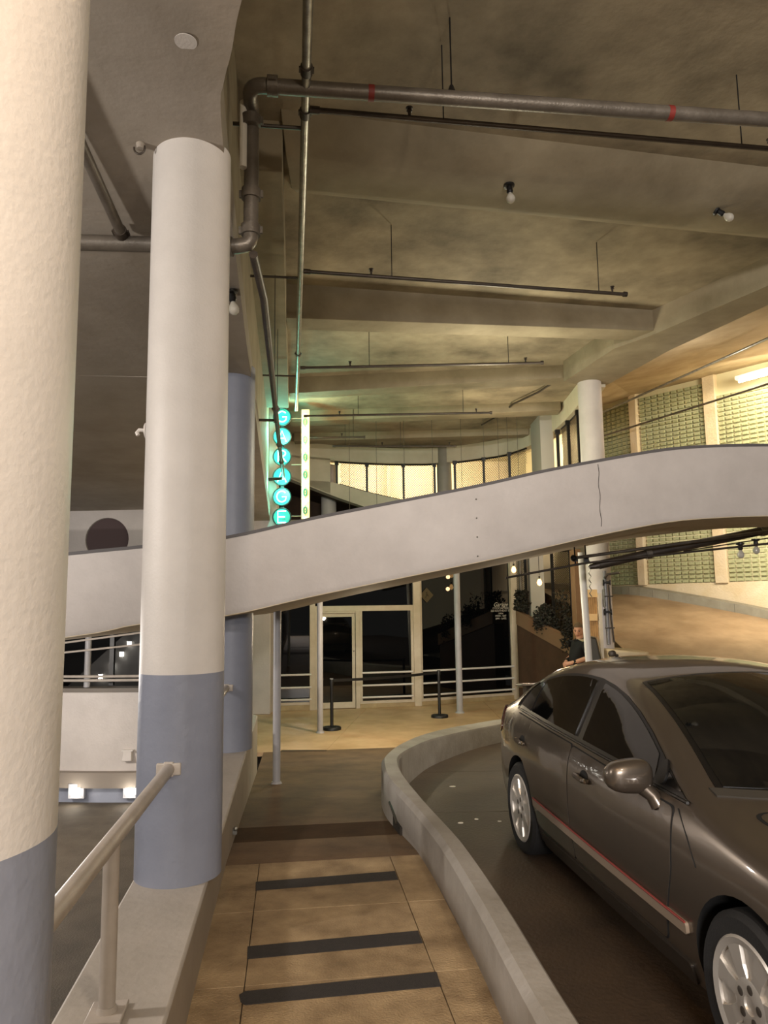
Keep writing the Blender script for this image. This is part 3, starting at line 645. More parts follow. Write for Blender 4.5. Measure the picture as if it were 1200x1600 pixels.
# thin suspension wires in front of the meshed openings
for k, px in enumerate((546,589,633,678,724,760,783,798,814)):
    x = (px-600)/1150*15.1; o = obj('hanging_wire', MB().tube([(x,15.1,3.0),(x,15.1,5.64)], .0045, 4), M('wire_dark', rgb(70,64,54), .6), off=(x,15.1,5.64), smooth=False)
    tag(o, '%s from the left of the thin wires hanging before the far meshed openings' % ('first','second','third','fourth','fifth','sixth','seventh','eighth','ninth')[k], 'wire', 'hanging wires before the far wall')
pipe('crooked dark conduit under the ceiling where it meets the far wall', [(2.2,16.0,5.55),(2.5,15.0,5.55),(2.62,14.4,5.58),(2.95,13.6,5.58),(3.15,12.9,5.6)], .02, PIPED, .05)
# sprinkler lines of the right bay
pipe('galvanised pipe under the right-hand ceiling, near the girder', [(4.25,16.0,5.55),(4.72,14.85,5.58),(5.9,10.95,5.6),(7.0,7.5,5.6)], .022, GALV, .05)
pipe('thin double pipe running along the top of the upper glass block panels', [(5.0,18.0,5.55),(5.314,17.54,5.6),(7.17,13.3,5.6),(8.8,9.5,5.6)], .022, PIPE, .05)

# ------------------------------------------------------------------ neon GARAGE sign
NX0 = -1.982; SY = 14.2
sg = thing('neon_sign', 'vertical neon sign of six round turquoise letters above the parapet', 'sign', (NX0,SY,3.0))
TURQ = M('disc_turquoise', rgb(56,168,156), .35)
NEON = M('neon_turquoise', rgb(190,255,245), .3, emit=(.38,1,.86,1), es=4.2)
RIMM = M('disc_rim', rgb(22,44,42), .4)
def arc(cx, cz, rx, rz, a0, a1, n=14): return [(cx+rx*cos(rad(lerp(a0,a1,k/n))), cz+rz*sin(rad(lerp(a0,a1,k/n)))) for k in range(n+1)]
LET = {'G': [arc(0,0,.085,.095,42,318)+[(.078,-.005),(.005,-.005)]],
       'A': [[(-.075,-.10),(0,.10),(.075,-.10)], [(-.048,-.035),(.048,-.035)]],
       'R': [[(-.065,-.10),(-.065,.10),(.0,.10)]+arc(.0,.05,.062,.05,90,-90)+[(-.06,0)], [(.0,0),(.07,-.10)]],
       'E': [[(.075,.10),(-.065,.10),(-.065,-.10),(.075,-.10)], [(-.065,0),(.055,0)]]}
for k, ch in enumerate('GARAGE'):
    z = 5.318-k*.3975
    d = obj('letter_disc', MB().lathe([(.165,0),(.165,.03),(0.001,.03)], 36, (NX0,SY,z), (0,-1,0)), TURQ, sg)
    obj('disc_rim', MB().tube([(NX0+.172*cos(2*pi*j/36), SY-.03, z+.172*sin(2*pi*j/36)) for j in range(36)], .014, 6, closed=True), RIMM, d)
    mb = MB()
    for st in LET[ch]: mb.tube([(NX0+x*1.12, SY-.055, z+q*1.12) for x, q in st], .0125, 6)
    obj('neon_letter', mb, NEON, d)
obj('back_channel', MB().box((NX0-.03, SY+.005, 3.12), (NX0+.03, SY+.06, 5.5)), RIMM, sg)
for z in (5.3, 4.12, 3.33):
    obj('wall_arm', MB().tube([(NX0-.02,SY+.03,z),(-2.2,SY+.35,z)], .012, 6), RIMM, sg)
point('lamp_neon', (NX0+.05, SY-.45, 4.9), 38, (.22,1,.78), .12)
point('lamp_neon', (NX0+.05, SY-.45, 3.9), 38, (.22,1,.78), .12)
bs = thing('bulb_strip', 'tall glowing cream strip with bulbs and small ornaments beside the neon letters', 'sign', (-1.53,SY,3.0))
obj('strip_face', MB().box((-1.605,SY,3.17), (-1.455,SY+.09,5.47)), M('strip_glow', rgb(255,226,150), .5, emit=(1,.72,.28,1), es=.72), bs)
for k in range(7):
    obj('bulb', MB().sphere((-1.53,SY-.02,5.35-k*.345), .034, 12), M('strip_bulb', rgb(255,240,200), .4, emit=(1,.86,.55,1), es=9), bs)
for k in range(6):
    z = 5.21-k*.3505; mb = MB().tube([(-1.53+.03*cos(2*pi*j/16), SY-.012, z+.066*sin(2*pi*j/16)) for j in range(16)], .017, 6, closed=True)
    mb.sphere((-1.53,SY-.01,z+.095), .01, 8).sphere((-1.53,SY-.01,z-.095), .01, 8).sphere((-1.53,SY-.01,z), .011, 8); obj('ornament', mb, M('ornament_green', rgb(96,136,104), .5), bs)
for z in (5.3, 4.37, 3.35): obj('tie_bar', MB().tube([(-1.606,SY+.04,z),(NX0+.172,SY+.04,z)], .010, 6), M('tie_copper', rgb(150,110,84), .5), bs)
obj('foot_strut', MB().tube([(-1.58,SY+.05,3.22),(-1.78,SY+.05,3.06)], .02, 6), M('strip_glow2', rgb(236,206,150), .5), bs)
point('lamp_strip', (-1.35, SY-.3, 5.0), 22, (1,.72,.38), .15)

# ------------------------------------------------------------------ slim posts under the upper ramp
def ramp_under(x): return interp([p[0] for p in BP], [p[3] for p in BP], x)
def post(x, y, z0, z1, r, label, mat=POSTM):
    t = thing('round_post', label, 'post', (x,y,z0)); obj('shaft', MB().tube([(x,y,z0),(x,y,z1)], r, 16), mat, t); obj('base_ring', MB().lathe([(r*1.5,0),(r*1.2,.03)], 16, (x,y,z0)), mat, t); return t
post(-1.217, 8.37, ground(-1.217,8.37)-.005, 1.72, .043, 'slim pale post on the ramp, nearest of the three posts')
post(-1.172, 13.316, -.6, 2.3, .052, 'slim grey post standing before the glass door')
post(1.50, 15.45, -.6, 2.45, .066, 'slim pale post before the right-hand storefront window')
# queue barrier
def stanchion(x, y, label):
    t = thing('stanchion', label, 'stanchion', (x,y,-.6)); 
    obj('base', MB().lathe([(.17,0),(.17,.035),(.16,.05),(.05,.062)], 24, (x,y,-.6)), BLACK, t)
    obj('pole', MB().tube([(x,y,-.545),(x,y,.24)], .03, 14), BLACK, t)
    obj('belt_head', MB().lathe([(.036,0),(.036,.085),(.03,.095)], 14, (x,y,.215)), BLACK, t)
    return t
a_ = stanchion(-.99, 13.63, 'black queue stanchion with a round foot in front of the door')
obj('top_label', MB().obox((-.99,13.592,.30), (1,0,0), (0,1,0), (0,0,1), .03, .004, .01), GALV, a_, label='pale label at the top')
stanchion(1.045, 14.9, 'black queue stanchion half hidden by the curb wall')
P = [Vector((-.958,13.65,.265)).lerp(Vector((1.013,14.88,.265)), k/16)-Vector((0,0,.02*sin(pi*k/16))) for k in range(17)]
mb = MB()
for a, b in zip(P[:-1], P[1:]): mb.hexa([a-Vector((0,0,.025)), a-Vector((0,-.004,.025)), a+Vector((0,.004,.025)), a+Vector((0,0,.025))], [b-Vector((0,0,.025)), b-Vector((0,-.004,.025)), b+Vector((0,.004,.025)), b+Vector((0,0,.025))])
tag(obj('queue_belt', mb, BLACK, off=P[0], smooth=False), 'black belt stretched between the two queue stanchions', 'belt')

# ------------------------------------------------------------------ storefront
SA, SB, SC = Vector((-1.55,16.165,0)), Vector((.67,16.57,0)), Vector((3.0,17.545,0)); S0 = Vector((-2.56,16.05,0))
def bar(mb, a, b, z0, z1, dep=.05, pad=0):
    d = (b-a).normalized(); nn = Vector((-d.y,d.x,0)); c = (a+b)/2
    return mb.obox((c.x,c.y,(z0+z1)/2), d, nn, (0,0,1), (b-a).length/2+pad, dep, (z1-z0)/2)
def along(a, b, u): d = (b-a).normalized(); return a+d*u
def window(name, a, b, z0, z1, label, rails=True, dep=.05):
    t = thing(name, label, 'window', tuple(Vector((a.x,a.y,-.6))), kind='structure')
    d = (b-a).normalized(); L_ = (b-a).length
    obj('pane', bar(MB(), a, b, z0, z1, .006), PANE, t, smooth=False)
    obj('stile', bar(MB(), a, a+d*.06, z0-.02, z1, dep), FRAMEM, t, bevel=.004)
    obj('stile', bar(MB(), b-d*.06, b, z0-.02, z1, dep), FRAMEM, t, bevel=.004)
    obj('bottom_rail', bar(MB(), a, b, z0-.05, z0+.01, dep), FRAMEM, t, bevel=.004)
    obj('sill', bar(MB(), a, b, -.6, z0-.05, dep+.02), M('sill_stone', rgb(176,156,116), .6, rgb(150,130,94), 5), t, bevel=.006)
    if rails:
        for zc in (.150, -.118, -.372): obj('guard_rail', MB().tube([a+d*.04+Vector((d.y*.085,-d.x*.085,zc)), b-d*.04+Vector((d.y*.085,-d.x*.085,zc))], .021, 8), M('rail_white', rgb(216,212,204), .4), t)
    return t
window('window_5', S0+Vector((.06,.0,0)), SA-(SA-S0).normalized()*.02, -.44, 3.0, 'narrow dark storefront window left of the door')
dB = (SB-SA).normalized()
d0, d1, d2 = SA+dB*.09, SA+dB*.90, SA+dB*.99
w2 = window('window_6', d2, SB-dB*.06, -.46, 1.50, 'wide dark storefront window right of the door')
w4 = window('window_7', SB+(SC-SB).normalized()*.08, SC-(SC-SB).normalized()*.02, -.46, 3.0, 'tall dark storefront window with painted lettering')
t = thing('window_8', 'transom pane above the door and the wide window', 'window', tuple(SA), kind='structure')
obj('pane', bar(MB(), SA, SB, 1.6, 3.0, .006), PANE, t, smooth=False)
obj('bottom_rail', bar(MB(), SA, SB, 1.48, 1.6, .055), FRAMEM, t, bevel=.004)
obj('mullion', bar(MB(), SB-dB*.06, SB+dB*.1, -.6, 3.05, .07), FRAMEM, t, bevel=.006)
obj('mullion', bar(MB(), SA-dB*.10, SA+dB*.02, -.6, 3.05, .07), FRAMEM, t, bevel=.006)
obj('mullion', bar(MB(), SC-(SC-SB).normalized()*.07, SC+(SC-SB).normalized()*.10, -.6, 3.05, .08), FRAMEM, t, bevel=.006)
t = thing('door_1', 'glazed door in a pale metal frame', 'door', tuple(d0+Vector((0,0,-.6))), kind='structure')
obj('jamb', bar(MB(), SA+dB*.02, d0, -.6, 1.5, .06), FRAMEM, t, bevel=.004); obj('jamb', bar(MB(), d1, d2, -.6, 1.5, .06), FRAMEM, t, bevel=.004)
obj('head', bar(MB(), d0, d1, 1.44, 1.5, .05), FRAMEM, t, bevel=.004)
lf = obj('leaf_frame', bar(bar(bar(bar(MB(), d0+dB*.01, d0+dB*.065, -.585, 1.435, .03), d1-dB*.075, d1-dB*.01, -.585, 1.435, .03), d0+dB*.065, d1-dB*.075, -.585, -.46, .03), d0+dB*.065, d1-dB*.075, 1.36, 1.435, .03), FRAMEM, t, smooth=False)
obj('pane', bar(MB(), d0+dB*.06, d1-dB*.07, -.47, 1.37, .005), PANE, t, smooth=False)
for z in (1.2, -.35): obj('hinge', MB().tube([d0+Vector((0,-.045,z)), d0+Vector((0,-.045,z+.16))], .014, 8), M('hinge_brass', rgb(150,130,96), .4, metal=.5), t)
obj('lock', MB().lathe([(.012,0),(.012,.012)], 10, d1-dB*.04+Vector((.007,-.03,.62)), (.18,-.98,0)), BLACK, t)
struct('ceiling_store', MB().prism([(S0.x,S0.y),(SA.x,SA.y),(SB.x,SB.y),(SC.x,SC.y),(3.05,20),(-3,20)], 3.0, 3.35), BEAMC)
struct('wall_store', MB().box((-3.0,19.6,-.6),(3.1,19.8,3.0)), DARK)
# lettering and diamond notice on the glass
dC = (SC-SB).normalized(); nC = Vector((dC.y,-dC.x,0))
def text(name, body, p, size, mat, dirx, parent, ext=.002, shear=0, align='CENTER'):
    cu = bpy.data.curves.new(name, 'FONT'); cu.body = body; cu.size = size; cu.align_x = align; cu.extrude = ext; cu.shear = shear
    o = bpy.data.objects.new(name, cu); COL.objects.link(o); cu.materials.append(mat)
    X = Vector(dirx).normalized(); Z = X.cross(Vector((0,0,1))); R3 = Matrix((X, Vector((0,0,1)), Z)).transposed().to_4x4()
    bpy.context.view_layer.update(); me = bpy.data.meshes.new_from_object(o.evaluated_get(bpy.context.evaluated_depsgraph_get())); bpy.data.objects.remove(o)
    o = bpy.data.objects.new(name, me); COL.objects.link(o)
    o.parent = parent; o.matrix_local = Matrix.Translation(Vector(p)-OFF[parent.name]) @ R3; return o
LETW = M('letter_white', rgb(214,208,196), .6)
dec = thing('window_lettering', 'small white lettering painted on the right-hand storefront glass', 'lettering', (2.70,17.40,1.4))
pc = Vector((2.70,17.4231,0))+nC*.014
for body, z, sz, sh in (('Garage', 1.535, .135, .35), ('COCKTAIL BAR', 1.475, .062, 0), ('223 SOUTHEAST ST', 1.415, .062, 0), ('OPEN', 1.355, .05, 0), ('MON - SAT', 1.295, .06, 0), ('5PM - LATE', 1.235, .06, 0)):
    text('lettering', body, pc+Vector((0,0,z)), sz, LETW, dC, dec, .001, sh)
p = Vector((.925,16.677,1.812))+nC*.02; r = .17
dm = MB().hexa([p+dC*r, p+Vector((0,0,r)), p-dC*r, p-Vector((0,0,r))], [p+nC*.006+dC*r, p+nC*.006+Vector((0,0,r)), p+nC*.006-dC*r, p+nC*.006-Vector((0,0,r))])
dn = thing('diamond_notice', 'dark olive diamond-shaped notice at the top of the storefront glass', 'sign', tuple(p))
obj('board', dm, M('notice_olive', rgb(74,62,34), .6), dn, smooth=False)
q = p+nC*.009
obj('figure', MB().tube([q+dC*x*r+Vector((0,0,z*r)) for x, z in ((-.2,-.35),(-.05,-.05),(.0,.2),(.15,-.05),(.28,-.1))], .008, 5).sphere(q+Vector((0,0,r*.36)), .016, 8), M('notice_mark', rgb(52,42,26), .7), dn)
post(3.215, 17.55, -.6, 2.6, .035, 'thin grey pipe post at the right end of the storefront', PIPE)
o = tag(obj('junction_box', MB().box((3.252,17.49,.52),(3.36,17.57,.68)), GALV, off=(3.3,17.5,.6), bevel=.01), 'small grey electrical box on the thin post by the storefront', 'box')

# ------------------------------------------------------------------ lane wall fittings
def lane_light(x, y, label):
    t = thing('lane_light', label, 'light', (x,y,-1.15), 'recessed lights low on the lane wall')
    obj('frame', MB().box((x-.12,y-.05,-1.17),(x+.12,y+.02,-.955)), M('light_frame', rgb(170,170,176), .5), t, bevel=.008)
    L_ = obj('lens', MB().box((x-.075,y-.065,-1.115),(x+.075,y-.04,-1.015)), M('light_lens', rgb(255,250,236), .4, emit=(1,.95,.84,1), es=9), t, bevel=.006)
    for k in range(4): obj('louver', MB().box((x-.09+.045*(k+.5)-.003,y-.075,-1.125),(x-.09+.045*(k+.5)+.003,y-.06,-1.0)), M('light_frame', rgb(170,170,176)), t)
    l = point('lamp_lane_low', (x, y-.16, -1.06), 2.2, (1,.94,.82), .05)
lane_light(-4.62, 11.38, 'recessed bright lane light, left one beside the near column')
lane_light(-3.80, 11.36, 'recessed bright lane light, right one beside the second column')
t = thing('wall_box', 'small white box with a hood on the white lane wall', 'box', (-3.89,11.44,-.57))
obj('box_body', MB().hexa([(-3.965,11.44,-.64),(-3.815,11.44,-.64),(-3.815,11.33,-.64),(-3.965,11.33,-.64)], [(-3.965,11.44,-.50),(-3.815,11.44,-.50),(-3.83,11.37,-.50),(-3.95,11.37,-.50)]), WHITE, t, bevel=.008)
obj('lid', MB().box((-3.975,11.36,-.505),(-3.805,11.45,-.485)), COLW, t)
rl = thing('guard_railing', 'grey tube railing on the sill above the white lane wall', 'railing', (-4.62,11.55,.42))
def yw_(x): return min(cw, key=lambda p: abs(p[0]-x))[1]+.08
for z0, z1, r in ((.585,.585,.02), (.525,.525,.02), (1.10,1.29,.016), (.95,1.10,.016)):
    obj('rail', MB().tube([(x, yw_(x), lerp(z0,z1,(x+5.0)/1.6)) for x in (-7.0,-6,-5,-4.6,-4.2,-3.8,-3.4)], r, 8), RAILM, rl)
obj('round_pillar', MB().tube([(-4.63,11.62,.41),(-4.63,11.62,1.8)], .048, 14), POSTM, rl)
obj('post', MB().box((-3.78,11.52,.41),(-3.73,11.57,.58)), RAILM, rl)
obj('dark_post', MB().box((-4.40,11.9,.41),(-4.33,11.97,1.8)), BLACK, rl)
for k, (x, z) in enumerate(((-5.17,.396),(-4.97,.587),(-4.80,.79),(-4.666,.972))):
    t = thing('step_light', 'small bright step light on the dark stair wall, number %s from the bottom' % ('one','two','three','four')[k], 'light', (x,13.58,z), 'step lights on the dark stair wall')
    obj('lens', MB().box((x-.03,13.56,z-.04),(x+.03,13.60,z+.04)), M('light_lens', rgb(255,250,236)), t)
    obj('hood', MB().box((x-.04,13.54,z+.04),(x+.04,13.60,z+.05)), GALV, t)
    point('lamp_step', (x+.03,13.5,z-.07), .25, (1,.95,.85), .02)

# ------------------------------------------------------------------ right background
struct('wall_planter', MB().hexa([(3.0,17.0,-.6),(3.78,14.6,-.6),(3.9,14.75,-.6),(3.1,17.2,-.6)], [(3.0,17.0,1.13),(3.78,14.6,.50),(3.9,14.75,.50),(3.1,17.2,1.13)]), BROWNW, 'dark brown sloping planter wall')
struct('trim_planter', MB().hexa([(2.98,16.97,1.13),(3.77,14.55,.50),(3.92,14.75,.50),(3.12,17.22,1.13)], [(2.98,16.97,1.44),(3.77,14.55,.80),(3.92,14.75,.80),(3.12,17.22,1.44)]), M('planter_band', rgb(132,104,78), .7), 'lighter sloping band on top of the planter wall')
struct('wall_tan_pier', MB().box((3.53,13.75,-.6),(3.665,14.05,2.6)), TANW, 'tan pier behind the standing man', bevel=.01)
struct('wall_white_pier', MB().box((3.46,17.6,-.6),(3.79,17.9,3.0)), M('pier_white', rgb(206,198,186), .6), 'white pier behind the plants')
def screen2(P, label):
    t = mesh_panel(P, label, .05)
    for x, y, z0, z1 in (P[0], P[-1]): obj('post', MB().box((x-.03,y-.03,z0),(x+.03,y+.03,z1)), BLACK, t)
    return t
screen2([(3.72,16.4,.9,2.75),(4.03,16.0,.9,2.75)], 'lower chain-link screen between white pier and tan pier')
screen2([(3.0,17.9,1.0,2.75),(3.42,17.95,1.0,2.75)], 'lower chain-link screen left of the white pier')
struct('wall_lit_behind', MB().box((2.6,20.5,.5),(5.0,20.6,3.4)), M('lit_white', rgb(240,226,196)))
def edison(x, y, z, label):
    t = thing('hanging_bulb', label, 'lamp', (x,y,z+.6)); obj('cord', MB().tube([(x,y,z+.14),(x,y,3.005)], .006, 5), BLACK, t); obj('socket', MB().lathe([(.018,.06),(.018,.13)], 10, (x,y,z)), BLACK, t)
    obj('glass_bulb', MB().lathe([(.001,-.075),(.04,-.055),(.055,-.01),(.04,.04),(.018,.07)], 16, (x,y,z)), M('bulb_amber', rgb(255,190,110), .3, emit=(1,.55,.2,1), es=3.5), t)
    point('lamp_edison', (x-.0,y-.12,z-.05), 3.5, (1,.6,.28), .05)
edison(3.24, 15.5, 2.04, 'glowing amber bulb hanging before the white pier')
edison(2.78, 15.9, 2.33, 'glowing amber bulb at the top right of the storefront')
# wooden screen door
GY = 11.75
t = thing('wooden_gate', 'tan wooden slatted gate with a cross bar behind the white post', 'gate', (3.15,GY,-.42))
for k in range(5): obj('slat', MB().box((3.188+k*.034,GY,-.40),(3.219+k*.034,GY+.03,1.72)), M('gate_wood', rgb(176,134,80), .7, rgb(140,104,60), 10), t)
for z in (1.33, .2): obj('cross_bar', MB().box((3.17,GY-.04,z),(3.34,GY,z+.11)), M('gate_bar', rgb(210,172,116), .6), t)
obj('top_bar', MB().box((3.18,GY-.02,1.70),(3.36,GY+.04,1.82)), M('gate_bar', rgb(210,172,116)), t)
obj('frame_post', MB().box((3.362,GY-.06,-.42),(3.41,GY+.02,1.76)), FRAMEM, t)
# white post leaning a little, in front of the man
t = thing('round_post', 'white round post standing just right of the man', 'post', (2.955,10.8,-.35))
obj('shaft', MB().tube([(2.955,10.8,-.36),(2.885,10.8,2.35)], .05, 16), M('post_white', rgb(210,206,200), .5), t)
obj('base_ring', MB().lathe([(.07,0),(.06,.03)], 16, (2.955,10.8,-.36)), M('post_white', rgb(210,206,200)), t)
ch = MB().tube([(2.975+.03*(k%2),10.78,2.25-k*.05) for k in range(12)], .008, 5); tag(obj('hanging_chain', ch, GALV, off=(2.98,10.78,2.2)), 'pale chain hanging beside the white post', 'chain')
# chair back, bin and curb nose by the riser
CD = M('chair_dark', rgb(58,54,46), .6)
t = thing('office_chair', 'dark high-backed chair behind the white post', 'chair', (3.27,11.5,-.395))
obj('backrest', MB().hexa([(3.13,11.58,.5),(3.38,11.58,.5),(3.38,11.65,.5),(3.13,11.65,.5)], [(3.13,11.62,1.10),(3.29,11.62,1.07),(3.29,11.68,1.07),(3.13,11.68,1.10)]), CD, t, bevel=.03)
obj('seat', MB().box((3.13,11.2,.04),(3.38,11.6,.14)), CD, t, bevel=.03)
obj('piping', MB().tube([(3.13,11.61,1.105),(3.29,11.61,1.075),(3.385,11.57,.55)], .008, 6), M('chair_edge', rgb(130,120,98), .6), t)
for x in (3.16, 3.35):
    for y in (11.24, 11.56): obj('leg', MB().tube([(x,y,zroad(x,y)),(x,y,.06)], .018, 8), BLACK, t)
obj('back_post', MB().box((3.22,11.6,.1),(3.28,11.64,.55)), BLACK, t)
struct('trim_nose', MB().prism([(3.43,11.75),(3.5,11.55),(3.75,11.5),(4.05,11.6),(4.2,11.9),(4.2,12.8),(3.43,12.5)], -.6, lambda x, y: .90-.10*(x-3.4)), M('nose_beige', rgb(206,188,156), .6, rgb(188,168,134), 4), 'rounded beige end of the ramp curb around the column', bevel=.03)
# riser pipes on the pale column
rz = thing('riser_pipe', 'valve riser pipes strapped to the pale column', 'pipe', (3.5,11.87,.9))
obj('pipe_run', MB().tube([(3.545,11.86,.95),(3.53,11.86,2.12)], .028, 10), M('riser_grey', rgb(128,126,128), .45, metal=.3), rz)
obj('thin_run', MB().tube([(3.63,11.86,.98),(3.60,11.85,1.35),(3.585,11.85,1.9)], .012, 8), PIPED, rz)
for z in (1.46, 1.93): obj('valve', MB().lathe([(.05,-.06),(.05,-.045),(.02,-.04),(.02,.04),(.045,.045),(.045,.06)], 12, (3.55,11.84,z), (1,-.3,0)), BLACK, rz)
for z in (1.2, 1.7): obj('strap', MB().box((3.50,11.83,z),(3.64,11.86,z+.02)), PIPED, rz)
obj('sight_glass', MB().tube([(3.50,11.85,1.55),(3.50,11.85,1.82)], .02, 8), GALV, rz)
obj('elbow_arm', MB().tube([(3.52,11.84,2.0),(3.56,11.8,2.06),(3.72,11.7,2.08)], .02, 8), PIPED, rz)
obj('hose_valve', MB().lathe([(.05,0),(.05,.09),(.03,.1)], 12, (3.47,11.52,.83), (0,-1,.1)).sphere((3.55,11.5,.80), .03, 8), PIPED, rz)
# pipes under the upper ramp, at the right
pipe('thin dark pipe crossing below the upper ramp from storefront to right edge', [(1.50,9.2,1.94),(2.492,9.2,2.111),(4.8,9.2,2.325),(5.6,9.2,2.4)], .014, PIPED, .1)
tb = pipe('thick dark drain pipe under the upper ramp at the right edge', [(2.70,9.3,2.09),(3.325,9.3,2.227),(4.374,9.3,2.416),(5.6,9.3,2.65)], .055, PIPED, .1, [((3.33,9.3,2.228),(1,0,.19)),((4.80,9.3,2.50),(1,0,.19))])
obj('reducer', MB().lathe([(.028,-.12),(.055,.05)], 12, (2.70,9.3,2.09), (1,0,.2)), PIPED, tb)
pipe('slim pipe with a black ball end above the white post', [(2.341,9.1,2.171),(4.657,9.1,2.459),(5.6,9.1,2.57)], .02, PIPE, .1)
tag(obj('ball_cap', MB().sphere((2.335,9.1,2.17), .042, 12), BLACK, off=(2.335,9.1,2.17)), 'black ball cap on the end of the slim pipe', 'cap')
pipe('pair of thin lines below the thick drain pipe', [(3.9,9.6,2.27),(4.9,9.6,2.41),(5.6,9.6,2.5)], .008, PIPED, .1)
for x, z in ((4.50,2.40),(4.70,2.45)):
    t = bulb('small clear bulb under the thick drain pipe, %s one' % ('left' if x < 4.6 else 'right'), x, 9.3, z-.055)
for x, y in ((2.53,9.25),(2.36,9.12)): tag(obj('pipe_hanger', MB().tube([(x,y,2.1),(x-.01,y,2.48)], .009, 6).obox((x,y,2.16),(1,0,0),(0,1,0),(0,0,1),.03,.02,.03), BLACK, off=(x,y,2.4)), 'threaded hanger rod above the white post, %s one' % ('right' if x > 2.45 else 'left'), 'hanger')
# tube lights that light the glass block bay
t = thing('tube_light', 'bright fluorescent tube light under the upper right ceiling', 'light', (8.2,14.0,6.1))
obj('housing', MB().obox((7.95,13.9,6.17), (.55,-.84,0), (.84,.55,0), (0,0,1), 1.1, .07, .04), WHITE, t)
obj('tube', MB().tube([(7.37,14.78,6.09),(8.55,13.0,6.09)], .022, 8), M('tube_lit', rgb(255,244,214), .4, emit=(1,.9,.66,1), es=12), t)

# ------------------------------------------------------------------ the sedan (local axes: x forward from the rear axle, y to its left, z up)
PAINT = M('car_paint', rgb(102,92,82), .32, metal=.72, coat=.8)
CGLASS = M('car_glass', rgb(15,15,15), .03, spec=.6)
CBLACK = M('car_black_trim', rgb(16,15,15), .35)
SEAM = M('car_seam', rgb(8,8,8), .8)
TYRE = M('tyre_rubber', rgb(24,23,23), .75, bump=.2, bscale=90)
CAP = M('hubcap_silver', rgb(204,198,190), .35, metal=.55)
CHROME = M('chrome', rgb(210,205,198), .12, metal=1)
def cw_(x): return interp([-.95,-.93,-.88,-.75,-.5,-.2,.5,1.5,2.3,2.8,3.1,3.3,3.45,3.53,3.56], [.55,.62,.70,.775,.825,.855,.872,.875,.868,.855,.82,.76,.66,.55,.45], x)
def csm(f, x, h=.07): return (f(x-h)+2*f(x)+f(x+h))/4
def dv(z): return interp([.15,.22,.32,.45,.58,.70,.80,.87,.93,.98,1.06,1.16,1.26,1.36,1.45], [-.08,-.05,-.02,-.004,0,-.004,-.012,-.026,-.050,-.076,-.118,-.172,-.225,-.29,-.36], z)
def side(x, z): return csm(cw_, x)+csm(dv, z, .03)*(1 if z < .9 else 1.0)
def ze0(x): return interp([-.95,-.93,-.85,-.6,-.45,-.2,.1,.4,.7,1.0,1.3,1.55,1.8,2.05,2.3,2.55,2.85,3.1,3.3,3.45,3.56], [.62,.78,.93,.985,1.03,1.165,1.295,1.355,1.38,1.38,1.345,1.285,1.195,1.085,.965,.895,.845,.785,.70,.60,.50], x)
def zt0(x): return interp([-.95,-.93,-.85,-.62,-.45,-.2,.1,.4,.7,1.0,1.25,1.45,1.7,2.0,2.42,2.55,2.85,3.1,3.3,3.45,3.56], [.72,.90,1.045,1.085,1.14,1.275,1.375,1.42,1.435,1.432,1.41,1.365,1.275,1.155,.985,.955,.90,.83,.745,.65,.55], x)
def ze(x): return csm(ze0, x, .08)
def zt(x): return max(csm(zt0, x, .08), ze(x)+.012)
def topz(x, y):
    e = ze(x); ye = side(x, e); u = min(1, abs(y)/ye); return e+(zt(x)-e)*(1-u**2.2)
XS = [-.95+4.51*k/150 for k in range(151)]
def section(x):
    e = ze(x); pts = [(0,.17),(.35,.17),(side(x,.2)-.12,.17)]
    for k in range(26): z = lerp(.18, e, k/25); pts.append((max(.05,side(x,z)), z))
    ye = pts[-1][0]
    for k in range(1, 15): y = ye*(1-k/14); pts.append((y, topz(x, y)))
    P = [list(p) for p in pts]
    for _ in range(3):                # ease the roof edge
        Q = [p[:] for p in P]
        for i in range(24, 33): Q[i] = [(P[i-1][j]+2*P[i][j]+P[i+1][j])/4 for j in (0,1)]
        P = Q
    return P
def car_shell():
    mb = MB(); rows = []
    for x in XS:
        s_ = section(x); rows.append([(x,-y,z) for y, z in s_]+[(x,y,z) for y, z in reversed(s_[1:-1])])
    n = len(rows[0]); vs = [p for r in rows for p in r]
    fs = [(i*n+j, i*n+(j+1)%n, (i+1)*n+(j+1)%n, (i+1)*n+j) for i in range(len(rows)-1) for j in range(n)]
    fs += [tuple(range(n-1,-1,-1)), tuple(range((len(rows)-1)*n, len(rows)*n))]
    return mb.add(vs, fs)
car = thing('sedan_car', 'dark taupe sedan parked on the driveway at the right, nose towards the camera', 'car', (0,0,0))
OFF[car.name] = Vector((0,0,0))
CAR_YAW = .131
cd = Vector((sin(CAR_YAW), -cos(CAR_YAW), .002)).normalized(); cl = Vector((cos(CAR_YAW), sin(CAR_YAW), 0)); cu_ = cd.cross(cl)
cm = Matrix((cd, cl, cu_)).transposed().to_4x4(); cm.translation = (1.81, 5.691, -.156); car.matrix_world = cm
body = obj('body', car_shell(), [PAINT, SEAM], car, ang=40)
tmp = []
for hx in (0, 2.70):
    for sg in (-1, 1):
        c = obj('arch_cutter', MB().lathe([(.345,-.3),(.345,.5)], 40, (hx, sg*.83, .335), (0,sg,0)), SEAM, car); tmp.append(c)
        md = body.modifiers.new('arch', 'BOOLEAN'); md.object = c; md.operation = 'DIFFERENCE'; md.solver = 'EXACT'; md.material_mode = 'TRANSFER'
bpy.context.view_layer.update()
nm = bpy.data.meshes.new_from_object(body.evaluated_get(bpy.context.evaluated_depsgraph_get()))
body.modifiers.clear(); body.data = nm
for c in tmp: bpy.data.objects.remove(c)
nm.shade_smooth(); nm.set_sharp_from_angle(angle=rad(38))

